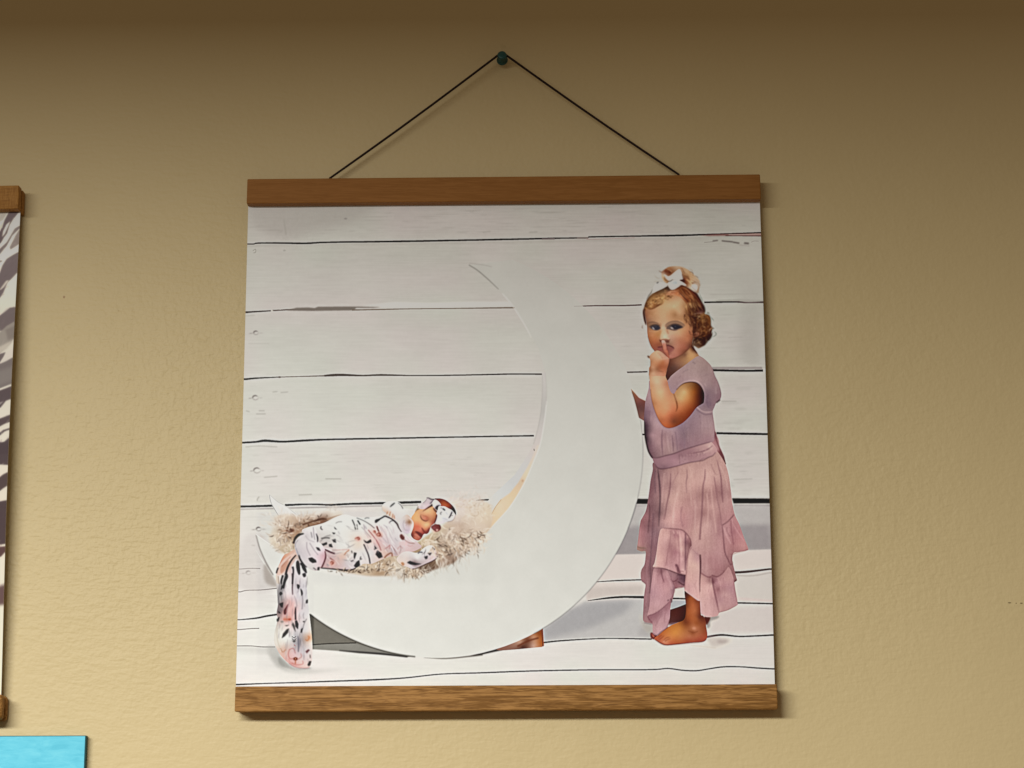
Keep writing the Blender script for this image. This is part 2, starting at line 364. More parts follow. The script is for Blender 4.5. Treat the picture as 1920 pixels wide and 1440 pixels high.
    inner = [(500, 1016), (521, 1030), (545, 1044), (575, 1064), (620, 1078), (700, 1084), (760, 1083), (820, 1066), (870, 1038), (913, 998), (952, 956), (969, 931), (986, 900), (1000, 867), (1013, 833), (1021, 787), (1025, 752), (1023, 700), (1010, 655), (989, 615), (965, 577), (935, 544), (905, 516)]
    mk = mask(cv, outer + inner)
    yy = np.clip(ys[mk[1]:mk[1] + mk[2].shape[0]], 0, 3000)
    mc = white_at(yy)[:, None, :] + np.array([-1.0, 1.0, 1.0]) + (vnoise(*mk[2].shape, 40, 40, rng) * 4)[..., None]
    fade = np.clip((yy - 520) / 120, 0, 1)[:, None]
    x, y, m = mk
    s_ = cv.a[y:y + m.shape[0], x:x + m.shape[1]]
    s_ += (mc - s_) * (m * (0.75 + 0.25 * fade))[..., None]
    # joints reach the moon only up to its edge: the top of the face is nearly the colour of the boards
    G.line([(879, 497), (895, 507), (915, 524), (935, 543)], [1.8, 1.8, 1.6, 1], (118, 112, 104), .9, .3)
    G.line([(880, 494), (905, 497), (922, 500.6)], 1, (140, 132, 124), .7, .4)
    G.line([(942, 551), (955, 566), (966, 581), (978, 600), (990, 621), (996, 634)], [1, 1.8, 1.8, 1.6, 1.4, .8], W(600, 24), .9, .4)
    G.line([(1025, 752), (1021, 787), (1013, 833), (1000, 867), (986, 900), (969, 931), (952, 956), (913, 998)], 1.6, (232, 228, 220), .8, .5)
    G.line([(1022, 700), (1025, 730), (1024, 760)], 1.2, (186, 180, 172), .7, .4)
    G.line([(cx + R * math.cos(a), cy + R * math.sin(a)) for a in np.radians(np.linspace(-12, 22, 14))], 1.3, (150, 146, 144), .75, .4)
    G.line([(cx + R * math.cos(a), cy + R * math.sin(a)) for a in np.radians(np.linspace(14, 62, 18))], 1.3, (128, 126, 126), .8, .4)
    G.line([(cx + R * math.cos(a), cy + R * math.sin(a)) for a in np.radians(np.linspace(96, 128, 14))], 2.2, (70, 66, 60), .9, .4)
    G.line([(480, 1003), (487, 1028), (498, 1053), (512, 1078)], 1.6, (140, 132, 126), .9, .4)
    G.line([(480, 1002), (500, 1016), (521, 1030), (540, 1042)], 1, (240, 240, 234), .8)
    G.poly([(497, 1056), (508, 1074), (516, 1090), (522, 1100), (500, 1094), (494, 1075)], (160, 148, 136), .5, 3)

    # ---- fur rug
    def fur(n, area, ang, L, cols, w=(.9, 2.0), al=(.4, .95), curl=.6):
        for _ in range(n):
            k = rd.choice(area); a = math.radians(rd.gauss(*ang))
            x = k[0] + rd.gauss(0, k[2] * .5); y = k[1] + rd.gauss(0, k[3] * .5)
            l = rd.uniform(*L); c = rd.gauss(0, curl)
            p = [(x, y)]
            for i in range(3):
                a += c * .5; p.append((p[-1][0] + math.cos(a) * l / 3, p[-1][1] + math.sin(a) * l / 3))
            G.line(p, rd.uniform(*w), rd.choice(cols), rd.uniform(*al), .35, .45)
    light = [(238, 228, 212), (230, 216, 198), (224, 208, 188), (242, 234, 222)]; mid = [(206, 188, 168), (196, 176, 156), (212, 194, 176)]; dark = [(138, 112, 92), (112, 90, 74), (156, 130, 108), (84, 66, 56)]
    Z = Pen(cv, 460, 900, 7.385)
    Z.fill([(400, 520), (470, 480), (600, 470), (720, 500), (800, 510), (900, 470), (1100, 440), (1300, 430), (1350, 480), (1200, 560), (1000, 640), (800, 700), (700, 850), (690, 1010), (600, 1040), (520, 1010), (430, 950), (350, 880), (330, 800), (360, 700)],
           [(450, 560, 214, 198, 178), (600, 560, 214, 192, 166), (560, 700, 190, 150, 120), (700, 650, 186, 150, 122), (900, 580, 176, 140, 112), (1060, 545, 150, 108, 84), (1200, 500, 216, 202, 184), (450, 700, 208, 190, 166), (450, 850, 220, 204, 180), (560, 950, 198, 176, 146), (650, 900, 206, 188, 160), (400, 640, 216, 206, 190), (1000, 480, 222, 210, 196)], 12, .95, 3.0)
    fur(240, [(524, 978, 24, 16), (545, 990, 30, 14), (525, 1015, 22, 20), (545, 1030, 16, 14), (575, 975, 20, 10)], (-80, 60), (7, 17), light + mid, al=(.3, .9))
    fur(95, [(545, 990, 34, 12), (565, 985, 18, 8), (540, 1020, 20, 16), (600, 975, 26, 5)], (-60, 60), (4, 12), dark + mid, al=(.3, .75))
    Z.line([(790, 620), (850, 600), (940, 570), (1060, 540), (1130, 545)], [2.5, 3, 3, 4, 2], (120, 84, 62), .85, .7); Z.line([(1130, 545), (1230, 510), (1330, 485)], [2.4, 1.6, .8], (176, 140, 112), .8, .6)
    Z.poly([(560, 700), (600, 670), (680, 690), (640, 725), (590, 725)], (130, 84, 62), .8, 1)
    Z.line([(1140, 400), (1170, 350), (1210, 330), (1240, 370), (1245, 430)], 1.2, (190, 182, 172), .8, .4)
    fur(30, [(625, 955, 10, 8)], (-90, 50), (6, 14), [(226, 222, 212), (206, 198, 188)], al=(.4, .8))
    A = Pen(cv, 680, 900, 7.385)
    A.fill([(1100, 260), (1300, 250), (1600, 280), (1750, 330), (1790, 440), (1800, 560), (1760, 680), (1640, 800), (1580, 900), (1500, 960), (1350, 1060), (1250, 1150), (1000, 1240), (860, 1300), (700, 1330), (500, 1370), (440, 1330), (100, 1330), (-100, 1300), (-300, 1260), (-200, 1200), (0, 1150), (300, 1080), (480, 1000), (700, 900), (850, 800), (1000, 700), (1150, 600), (1290, 470), (1230, 350)],
           [(1200, 300, 222, 212, 204), (1400, 350, 222, 210, 200), (1600, 350, 224, 214, 200), (1700, 420, 226, 212, 190), (1450, 500, 226, 214, 200), (1600, 600, 222, 206, 186), (1300, 560, 216, 202, 190), (1200, 650, 206, 188, 168), (1350, 640, 196, 174, 154), (1100, 750, 196, 178, 156), (900, 830, 200, 180, 150), (1250, 800, 190, 168, 148), (1450, 750, 190, 170, 150), (1450, 880, 170, 148, 128), (1180, 930, 128, 108, 88), (1050, 930, 150, 130, 108), (1300, 970, 180, 162, 144), (1200, 1070, 130, 100, 80), (1050, 1120, 150, 124, 104), (800, 1250, 110, 86, 70), (950, 1170, 120, 96, 78), (600, 1260, 200, 182, 160), (480, 1250, 222, 206, 184), (300, 1200, 200, 172, 142), (200, 1260, 196, 168, 138), (100, 1240, 216, 196, 170), (-100, 1240, 214, 196, 172), (-250, 1230, 180, 160, 140)], 8, 1, 2.2)
    fur(130, [(870, 932, 26, 10), (900, 940, 18, 12)], (-80, 40), (6, 15), [(226, 214, 204), (214, 200, 188), (232, 224, 214)], al=(.25, .6))
    fur(170, [(880, 950, 22, 12), (905, 965, 18, 14), (870, 970, 24, 14), (850, 945, 12, 8)], (-10, 60), (7, 16), light + [(214, 198, 178)], al=(.25, .7))
    fur(50, [(890, 960, 24, 22), (880, 945, 20, 14)], (10, 70), (4, 9), [(182, 160, 134), (196, 176, 152)], (.7, 1.3), (.3, .7))
    fur(85, [(840, 1005, 28, 12), (870, 1020, 30, 12), (830, 1025, 24, 12), (860, 1000, 24, 8)], (40, 50), (7, 17), dark, (1., 2.2), (.4, .9))
    fur(200, [(845, 1003, 28, 12), (870, 1018, 32, 14), (820, 1035, 22, 10), (800, 1015, 10, 6), (885, 1005, 20, 10)], (45, 45), (9, 20), light, (1.0, 2.2), (.5, 1))
    fur(40, [(870, 1030, 26, 8), (895, 1010, 16, 8), (850, 1040, 16, 8)], (60, 30), (9, 18), [(70, 54, 44), (96, 76, 62)], (1., 2.0), (.5, .95))
    fur(80, [(880, 1020, 30, 12), (900, 1005, 16, 10)], (50, 24), (10, 20), light, (1.0, 2.0), (.6, 1))
    # fringe over the moon front
    fur(170, [(760, 1072, 22, 8), (790, 1062, 26, 8), (830, 1052, 24, 8), (865, 1035, 18, 10), (740, 1070, 16, 6), (890, 1025, 12, 8)], (80, 22), (9, 26), [(228, 222, 212), (222, 214, 202), (214, 204, 190), (232, 228, 222)], (.9, 1.9), (.3, .8), .35)
    fur(60, [(780, 1066, 34, 8), (840, 1052, 28, 8)], (85, 20), (8, 22), [(176, 160, 142), (196, 184, 168), (150, 134, 118)], (.6, 1.2), (.25, .6), .35)
    fur(90, [(700, 1068, 24, 6), (735, 1066, 20, 8), (660, 1070, 30, 4), (720, 1058, 20, 8)], (-60, 60), (5, 14), light, (1., 1.9), (.5, 1))
    fur(60, [(700, 1070, 26, 5), (660, 1072, 34, 3), (725, 1058, 18, 6)], (-40, 60), (4, 10), dark, (1., 1.8), (.5, .95))
    fur(26, [(770, 1068, 16, 6)], (50, 20), (10, 18), [(90, 70, 56), (120, 96, 76), (150, 124, 100)], (1., 2), (.5, .9))
    fur(34, [(770, 1068, 18, 6)], (50, 20), (10, 20), light, (1., 2), (.6, 1))

    # ---- swaddled baby
    dk = (40, 38, 42)
    Z.fill([(790, 720), (850, 660), (1000, 620), (1100, 590), (1200, 540), (1300, 495), (1400, 480), (1520, 512), (1650, 520), (1800, 510), (1925, 500), (2030, 520), (2110, 590), (2150, 690), (2230, 770), (2330, 820), (2400, 880), (2440, 930), (2330, 990), (2200, 1010), (2120, 1050), (1990, 1060), (1870, 1110), (1750, 1160), (1640, 1160), (1590, 1190), (1480, 1235), (1400, 1245), (1250, 1232), (1080, 1210), (1040, 1150), (1000, 900)],
           [(1100, 700, 222, 220, 214), (1300, 700, 226, 227, 221), (1400, 900, 229, 229, 223), (1200, 800, 214, 211, 204), (1100, 820, 206, 202, 196), (1300, 960, 226, 222, 216), (1510, 800, 228, 216, 202), (1560, 900, 230, 214, 198), (1660, 700, 230, 226, 220), (1700, 600, 226, 226, 220), (1750, 720, 234, 204, 194), (1780, 830, 236, 202, 194), (1850, 870, 228, 190, 185), (1180, 1060, 212, 182, 182), (1250, 1150, 216, 184, 178), (1350, 1050, 226, 196, 180), (1400, 1130, 214, 204, 204), (1500, 1050, 218, 212, 208), (1600, 1000, 224, 220, 216), (1750, 1000, 220, 216, 214), (1650, 1120, 224, 216, 212), (1925, 600, 232, 230, 227), (2075, 650, 226, 222, 220), (1975, 750, 230, 222, 220), (1925, 850, 222, 202, 202), (2075, 850, 214, 204, 205), (2225, 900, 226, 206, 206), (2350, 930, 214, 192, 190), (2025, 950, 216, 196, 196), (2125, 950, 220, 200, 200), (1950, 1010, 222, 190, 176)], 7)
    def leaf(pen, pts, c=dk, al=.92):
        p = np.array(pts, float); m = p.mean(0); p = m + (p - m) * .92
        pen.poly(p, c, al, .35, False)
        q = pen.P(p); G.line([q[0], q.mean(0), q[len(q) // 2]], .7, (120, 116, 114), .6, .3)
    for q in ([(1790, 590), (1810, 545), (1870, 540), (1860, 560), (1810, 600)], [(1200, 825), (1250, 815), (1262, 870), (1220, 862)], [(1045, 892), (1130, 858), (1135, 890), (1080, 912)], [(1155, 890), (1195, 880), (1212, 935), (1160, 925)], [(1630, 828), (1680, 858), (1740, 818), (1752, 858), (1700, 882), (1660, 870)], [(1785, 905), (1825, 950), (1785, 972)], [(1825, 970), (1885, 1010), (1905, 1070), (1850, 1092), (1798, 1030)], [(1505, 1000), (1545, 1010), (1510, 1105), (1500, 1060)], [(1500, 1190), (1540, 1130), (1580, 1105), (1592, 1190), (1530, 1222)], [(1228, 645), (1275, 690), (1240, 680)], [(1200, 725), (1250, 735), (1225, 755)]):
        leaf(Z, q)
    for q, w, c in (([(1540, 525), (1640, 565), (1730, 620), (1790, 670)], 1.3, (110, 100, 100)), ([(1480, 550), (1510, 620), (1528, 690)], 1.8, (70, 66, 66)), ([(1555, 560), (1592, 620)], 2.2, dk), ([(1545, 610), (1555, 690)], 1.4, (90, 84, 84)), ([(1640, 890), (1690, 1000), (1715, 1080), (1728, 1160)], 1.8, (50, 42, 46)), ([(1820, 640), (1850, 720), (1890, 790)], 2.4, (120, 60, 56)), ([(1700, 690), (1790, 800), (1850, 900), (1880, 980)], 1.4, (170, 100, 100)), ([(1610, 650), (1740, 800)], 1.2, (170, 160, 158)),
                    ([(1050, 810), (1120, 800), (1170, 805)], 2.2, (110, 106, 104)), ([(1040, 850), (1100, 790), (1180, 760)], 1, (140, 134, 130)), ([(1100, 960), (1180, 1000), (1240, 1020)], 2.6, (96, 50, 62)), ([(1080, 940), (1160, 960), (1200, 980)], 1.6, (236, 226, 226)), ([(1200, 970), (1300, 970), (1440, 960)], 1.6, (216, 180, 172)), ([(1170, 1080), (1230, 1130), (1190, 1180)], 1.6, (160, 90, 84)), ([(1370, 1040), (1400, 1000), (1440, 970)], 1.6, (200, 130, 96)),
                    ([(1050, 640), (1045, 670), (1070, 690)], 1.6, (80, 70, 70)), ([(1250, 600), (1290, 580), (1340, 578)], 1.6, (160, 154, 150)), ([(1650, 540), (1680, 525), (1720, 530)], 1.8, (140, 136, 134)), ([(1420, 860), (1430, 940)], .8, (190, 186, 180)), ([(1600, 1060), (1590, 1100), (1615, 1090)], 1.4, (80, 74, 76)), ([(1460, 1130), (1500, 1110)], 1.4, (80, 74, 76)), ([(1470, 980), (1480, 1010)], 1.6, (90, 84, 84)), ([(1520, 820), (1540, 800), (1570, 815)], 1.8, (150, 60, 36)), ([(1800, 730), (1830, 770), (1870, 780)], 2.2, (120, 44, 40))):
        Z.line(q, w, c, .9, .3)
    Z.line([(1050, 1218), (1150, 1228), (1250, 1236), (1430, 1250), (1530, 1222)], [1.6, 1.4, 2, 2.4, 1.2], (40, 26, 30), .95, .4)
    # body folds nearer the head
    for q, w, c in (([(170, 570), (240, 540), (310, 500)], 2.6, (60, 56, 56)), ([(310, 500), (400, 540), (470, 600), (500, 660), (540, 720)], [2.6, 2.4, 3, 2.4, 1.6], (64, 44, 44)), ([(370, 600), (385, 575), (430, 560)], 1.6, (90, 84, 84)), ([(330, 640), (380, 760), (420, 860)], 1.2, (190, 180, 180)), ([(360, 560), (410, 650), (440, 740)], 1.2, (206, 200, 198)), ([(250, 640), (330, 780), (360, 880)], 1.4, (196, 180, 180)), ([(400, 900), (440, 960), (480, 1040)], 1.4, (170, 130, 130)), ([(300, 960), (350, 930), (380, 900), (370, 960)], 1.4, (200, 140, 136)), ([(520, 900), (530, 960), (510, 1020)], 1.4, (180, 150, 150)), ([(590, 760), (650, 820), (720, 860)], 2.2, (236, 230, 224)), ([(570, 820), (640, 870), (720, 880)], 1.2, (150, 110, 100)), ([(300, 1080), (340, 1040), (400, 1010), (410, 1060)], 2.4, (170, 112, 84))):
        A.line(q, w, c, .85, .4)
    A.poly([(515, 770), (545, 750), (580, 790), (570, 830), (530, 820)], (120, 48, 34), .9, .6)
    # folds and print, finer
    for _ in range(110):
        x, y = rd.uniform(200, 1150), rd.uniform(560, 1080); x2 = x - 220
        if x2 < 0: y = rd.uniform(650, 1150)
        an = math.radians(rd.gauss(62, 16)); l = rd.uniform(60, 170)
        if y + l > 1130 or x2 > 640: continue
        A.line([(x2, y), (x2 + l * .5 * math.cos(an) + rd.uniform(-12, 12), y + l * .5 * math.sin(an)), (x2 + l * math.cos(an), y + l * math.sin(an))], rd.uniform(.9, 1.8), rd.choice([(180, 170, 174), (240, 238, 236), (160, 152, 158), (214, 190, 190), (236, 232, 230)]), rd.uniform(.4, .8), .5, .3)
    for _ in range(60):
        x, y = rd.uniform(1060, 1450), rd.uniform(620, 1180); l = rd.uniform(50, 150); an = math.radians(rd.gauss(20, 30))
        Z.line([(x, y), (x + l * .5 * math.cos(an), y + l * .5 * math.sin(an) + rd.uniform(-10, 10)), (x + l * math.cos(an), y + l * math.sin(an))], rd.uniform(.8, 1.6), rd.choice([(184, 176, 174), (238, 238, 232), (166, 160, 160)]), rd.uniform(.3, .7), .5, .3)
    for x, y, r in ((1565, 815, 34), (1850, 760, 40), (1200, 1150, 34), (1790, 720, 24)):
        Z.ell(x, y, r * 1.5, r * 1.3, (234, 192, 178), .55, 1.2); Z.ell(x, y, r * .8, r * .7, (208, 136, 118), .55, .7); Z.line([(x - r * .6, y - r * .3), (x, y - r * .7), (x + r * .5, y), (x, y + r * .4)], 1, (140, 52, 40), .85, .3)
    A.ell(560, 880, 60, 34, (230, 196, 194), .6, 1.2); A.line([(480, 960), (520, 920), (560, 950)], 1, (196, 130, 126), .7, .4); A.line([(620, 900), (660, 920), (700, 905)], 1, (200, 150, 146), .6, .4)
    # far arm and mitten
    A.fill([(278, 420), (275, 350), (330, 305), (420, 292), (480, 300), (530, 330), (580, 390), (660, 400), (730, 420), (745, 460), (690, 520), (640, 500), (560, 540), (510, 580), (460, 560), (400, 520), (340, 470)],
           [(330, 360, 226, 222, 216), (400, 420, 224, 222, 218), (500, 420, 228, 226, 220), (600, 440, 224, 222, 216), (680, 440, 220, 214, 206), (480, 520, 220, 214, 210), (350, 460, 214, 190, 170)], 8)
    A.poly([(378, 380), (390, 350), (430, 318), (452, 320), (420, 355)], (104, 102, 98), .9, .4); A.line([(490, 315), (530, 350), (560, 400)], 1.6, (96, 92, 90), .85, .4)
    A.line([(270, 360), (275, 430), (320, 460)], 1.2, (196, 190, 182), .7, .4)
    for q in ([(330, 480), (350, 440)], [(370, 500), (385, 440)], [(410, 530), (420, 470)], [(440, 540), (436, 490)]): A.line(q, 1.5, (200, 130, 90), .8, .4)
    for q in ([(350, 490), (365, 450)], [(390, 520), (400, 460)]): A.line(q, 1.4, (236, 214, 190), .9, .3)
    # face
    F = Pen(cv, 760, 920, 16)
    F.fill([(200, 780), (260, 700), (320, 600), (400, 540), (520, 560), (640, 500), (800, 470), (900, 560), (960, 640), (965, 740), (930, 860), (900, 950), (840, 1010), (770, 1070), (740, 1160), (700, 1250), (640, 1300), (570, 1300), (525, 1350), (480, 1440), (380, 1500), (240, 1440), (170, 1330), (210, 1200), (245, 1080), (240, 950), (180, 870)],
           [(350, 680, 226, 176, 126), (300, 850, 231, 181, 131), (260, 900, 222, 170, 124), (700, 620, 231, 181, 136), (800, 700, 217, 162, 117), (880, 640, 200, 145, 105), (600, 700, 222, 168, 126), (450, 650, 216, 166, 126), (560, 790, 200, 125, 95), (620, 850, 192, 112, 86), (520, 930, 222, 166, 120), (420, 880, 226, 176, 126), (700, 880, 190, 126, 92), (800, 850, 195, 130, 95), (860, 900, 162, 92, 67), (620, 1030, 236, 187, 142), (700, 1000, 226, 176, 127), (500, 980, 226, 168, 122), (400, 1060, 216, 127, 97), (320, 1080, 216, 122, 97), (450, 1150, 216, 132, 107), (600, 1120, 216, 152, 112), (640, 1170, 192, 112, 87), (300, 1200, 200, 124, 98), (240, 1280, 164, 92, 74), (200, 1350, 124, 68, 58), (300, 1400, 200, 130, 108), (400, 1430, 184, 112, 94), (680, 1200, 142, 72, 62), (790, 980, 182, 107, 87), (560, 1270, 150, 70, 60), (450, 1220, 200, 112, 96)], 4.2)
    F.line([(460, 740), (465, 800), (500, 860), (560, 900), (630, 915), (690, 880)], [.8, 1.1, 1.3, 1.3, 1.1, .5], (84, 34, 26), .95, .35)
    F.ell(560, 815, 62, 42, (208, 138, 110), .8, .8, 35); F.line([(450, 710), (520, 745), (600, 770)], .9, (176, 108, 78), .7, .5)
    F.line([(600, 760), (680, 820), (720, 870)], 1.2, (170, 96, 70), .6, .7)
    F.poly([(285, 1235), (350, 1222), (450, 1262), (525, 1325), (490, 1400), (440, 1390), (360, 1305)], (112, 52, 46), .9, .6)
    F.line([(270, 1320), (340, 1340), (430, 1410)], 2.4, (206, 140, 122), .9, .5)
    F.poly([(480, 1105), (525, 1140), (570, 1200), (610, 1240), (590, 1290), (540, 1240), (500, 1170)], (128, 54, 44), .85, .6)
    F.poly([(610, 1250), (660, 1210), (700, 1130), (725, 1140), (705, 1240), (640, 1300)], (132, 60, 50), .85, .6)
    F.line([(270, 1060), (380, 1080), (480, 1100)], .7, (190, 96, 72), .5, .6)
    F.poly([(765, 1090), (840, 1030), (920, 1000), (1000, 1010), (1052, 1060), (1062, 1150), (1020, 1205), (950, 1235), (880, 1225), (810, 1160)], (124, 60, 56), .95, .8)
    F.ell(880, 1125, 50, 34, (150, 84, 86), .8, .6); F.line([(770, 1180), (850, 1230), (900, 1270)], 2.2, (232, 192, 174), .9, .4); F.poly([(925, 1160), (985, 1165), (975, 1215), (930, 1215)], (226, 186, 176), .9, .5); F.line([(1010, 1040), (1045, 1080), (1050, 1150)], 1.2, (60, 14, 20), .8, .4)
    # hair and headband
    F.fill([(880, 245), (1050, 240), (1200, 285), (1330, 375), (1450, 495), (1505, 600), (1525, 700), (1505, 750), (1450, 680), (1380, 600), (1250, 540), (1080, 490), (1040, 420), (980, 350)],
           [(1150, 350, 166, 91, 56), (1050, 290, 130, 70, 45), (1300, 440, 160, 82, 46), (1400, 530, 82, 30, 20), (1490, 650, 30, 10, 15), (1200, 440, 186, 108, 74), (1250, 330, 130, 66, 40)], 4)
    F.fill([(395, 400), (440, 380), (490, 375), (560, 340), (620, 270), (650, 210), (710, 215), (800, 265), (890, 260), (840, 330), (770, 400), (690, 480), (600, 545), (500, 560), (430, 545), (380, 490)],
           [(430, 440, 226, 212, 208), (480, 500, 206, 190, 190), (560, 460, 222, 208, 206), (640, 400, 214, 196, 198), (680, 300, 206, 194, 194), (760, 330, 196, 182, 186), (540, 360, 196, 184, 184), (600, 500, 220, 196, 196)], 4)
    F.line([(640, 225), (700, 225), (780, 265), (880, 275)], [1, 1.4, 2, 2], (70, 62, 66), .9, .3); F.line([(540, 370), (600, 320), (640, 270)], .8, (150, 140, 142), .8); F.line([(740, 400), (800, 340), (840, 310)], 1.3, (60, 50, 56), .9, .3)
    F.line([(300, 640), (345, 570), (390, 480)], 1.2, (110, 84, 66), .8, .3); F.poly([(330, 590), (380, 530), (420, 560), (370, 585)], (110, 84, 62), .8, .4)
    F.poly([(515, 632), (620, 545), (740, 455), (820, 400), (840, 450), (740, 505), (620, 572)], (64, 26, 26), 1, .4)
    F.fill([(820, 345), (880, 280), (950, 295), (1030, 365), (1075, 440), (1000, 480), (950, 545), (920, 570), (860, 510), (818, 430)], [(880, 340, 238, 230, 230), (900, 430, 230, 220, 222), (980, 370, 236, 228, 226), (1000, 440, 180, 170, 172)], 4)
    F.poly([(890, 530), (950, 455), (1035, 465), (990, 520), (965, 610), (940, 580)], (54, 42, 48), .95, .4)
    F.fill([(1000, 480), (1100, 470), (1190, 478), (1300, 540), (1400, 595), (1480, 690), (1510, 750), (1460, 850), (1380, 915), (1250, 935), (1180, 955), (1120, 990), (1030, 1012), (910, 992), (945, 850), (962, 740), (930, 680), (980, 570)],
           [(1050, 520, 214, 208, 210), (1200, 560, 230, 228, 226), (1300, 650, 226, 224, 224), (1100, 680, 222, 222, 222), (1050, 850, 232, 232, 236), (1000, 960, 232, 214, 214), (1180, 880, 216, 214, 216), (1350, 850, 222, 220, 218), (1430, 780, 236, 226, 222), (1250, 760, 234, 234, 234), (1020, 620, 236, 228, 230), (1380, 640, 216, 212, 212)], 4)
    F.line([(1120, 540), (1160, 570), (1195, 600)], 2.4, (60, 58, 56), .95, .3); F.line([(1410, 620), (1380, 700), (1340, 780), (1300, 830)], [1, 2.2, 2.2, 1], (50, 44, 46), .95, .3); F.line([(1100, 640), (1050, 680), (1075, 730)], 2, (140, 136, 130), .9, .5); F.line([(1070, 520), (1090, 530)], 2, (100, 96, 94), .9, .3)
    F.line([(1500, 740), (1460, 850), (1380, 915), (1260, 940)], .8, (130, 110, 106), .8, .3); F.line([(1210, 640), (1250, 700), (1280, 740)], .7, (150, 148, 150), .8, .3); F.line([(1110, 830), (1200, 850), (1270, 890)], .8, (170, 168, 172), .7, .4); F.line([(1390, 760), (1430, 750)], 1, (110, 100, 100), .8)
    F.line([(840, 530), (890, 600), (950, 650)], [1.2, 1.8, 1.8], (48, 20, 20), .95, .3); F.line([(940, 740), (930, 830), (895, 940), (870, 1000)], [2.4, 2, 1.6, .8], (74, 22, 22), .9, .5)
    # mitten against the cheek
    A.fill([(508, 640), (520, 560), (570, 500), (620, 482), (665, 525), (700, 590), (692, 660), (662, 722), (600, 748), (540, 705)], [(560, 560, 218, 208, 204), (600, 620, 214, 200, 202), (560, 680, 216, 204, 206), (640, 690, 212, 196, 202), (645, 585, 160, 122, 96), (620, 540, 212, 192, 178), (685, 620, 238, 220, 214)], 4)
    A.line([(640, 520), (690, 580), (695, 640), (655, 725)], 1.8, (240, 222, 216), .9, .3); A.line([(575, 560), (560, 620), (585, 690), (630, 700)], 1, (176, 160, 168), .8, .3); A.line([(590, 600), (620, 580), (600, 640)], 1, (180, 150, 140), .7, .3)
    # near sleeve and mitten
    A.fill([(470, 1100), (500, 1050), (560, 1000), (640, 990), (740, 1010), (800, 985), (850, 940), (920, 908), (980, 915), (1020, 965), (1060, 1010), (1030, 1070), (960, 1125), (860, 1165), (760, 1205), (690, 1235), (620, 1205), (560, 1190), (500, 1150)],
           [(600, 1050, 226, 216, 211), (530, 1060, 224, 210, 204), (750, 1080, 230, 228, 226), (900, 970, 242, 242, 242), (850, 1010, 216, 214, 214), (950, 1100, 214, 194, 194), (720, 1140, 156, 136, 136), (540, 1150, 236, 214, 198), (1000, 1010, 226, 210, 210), (980, 1070, 224, 206, 206), (660, 1190, 214, 206, 208), (680, 1020, 222, 218, 216)], 5)
    for q in ([(848, 1062), (905, 1048), (898, 1090), (872, 1104)], [(898, 1010), (965, 1008), (930, 1052)], [(608, 1142), (650, 1118), (740, 1150), (825, 1165), (730, 1182), (650, 1172)], [(965, 925), (1005, 960), (1000, 975), (968, 950)]): leaf(A, q)
    A.line([(765, 1020), (790, 1000), (830, 1005)], 1.8, (60, 54, 56), .9, .3); A.line([(690, 1240), (790, 1205), (880, 1160), (1000, 1105), (1040, 1050)], 1.6, (70, 50, 50), .9, .4); A.line([(640, 1170), (720, 1215), (850, 1165), (1030, 1070)], 1.2, (236, 226, 226), .9, .3); A.line([(855, 1000), (860, 1060)], .9, (170, 166, 170), .8)
    A.poly([(530, 1150), (560, 1140), (580, 1170), (555, 1190)], (200, 130, 80), .8, .6)

    # curls of fur in front of the sleeve and under the swaddle
    def curl(n, area, ang, L):
        for _ in range(n):
            k = rd.choice(area); a = math.radians(rd.gauss(*ang)); x = k[0] + rd.gauss(0, k[2] * .5); y = k[1] + rd.gauss(0, k[3] * .5); l = rd.uniform(*L); c = rd.choice([-1, 1]) * rd.uniform(.3, 1.1)
            p = [(x, y)]
            for i in range(4): a += c * .35; p.append((p[-1][0] + math.cos(a) * l / 4, p[-1][1] + math.sin(a) * l / 4))
            q = [(u + 1.2, v + 1.1) for u, v in p]; G.line(q, rd.uniform(1.0, 1.8), rd.choice(dark + [(70, 54, 44)]), rd.uniform(.5, .9), .4, .4); G.line(p, rd.uniform(1.1, 1.9), rd.choice([(240, 228, 210), (232, 214, 192), (236, 222, 204)]), rd.uniform(.75, 1), .3, .4)
    curl(16, [(700, 1068, 26, 5), (735, 1066, 16, 8), (660, 1071, 24, 3)], (-70, 60), (8, 16))
    curl(16, [(840, 1030, 24, 12), (866, 1014, 26, 12), (885, 1006, 18, 12), (815, 1015, 10, 8)], (50, 40), (12, 22))
    curl(16, [(770, 1070, 22, 6)], (60, 24), (12, 20)); curl(22, [(540, 985, 30, 14), (525, 1012, 16, 14)], (-60, 80), (8, 14))
    A.poly([(1080, 760), (1300, 640), (1560, 600), (1740, 640), (1640, 800), (1500, 960), (1250, 1130), (1080, 1180), (1040, 1040), (1060, 880)], (228, 214, 200), .42, 5)
    fur(150, [(840, 1022, 30, 16), (868, 1012, 30, 16), (888, 1000, 20, 14), (815, 1030, 16, 10)], (48, 34), (10, 22), [(238, 228, 212), (226, 210, 190), (206, 184, 158), (190, 166, 142)], (.9, 1.6), (.5, .95), .5)
    fur(30, [(840, 1026, 30, 14), (868, 1016, 30, 14), (890, 1004, 20, 12)], (48, 34), (8, 18), [(96, 76, 62), (70, 54, 46)], (.9, 1.6), (.5, .9), .5)
    # ---- knot and hanging tail of the swaddle
    C = Pen(cv, 440, 1040, 6.857); Dd = Pen(cv, 500, 1090, 8)
    Dd.poly([(180, 1130), (260, 1180), (420, 1300), (640, 1290), (650, 1316), (420, 1330), (250, 1280), (180, 1220)], (168, 167, 162), .65, 2.2)
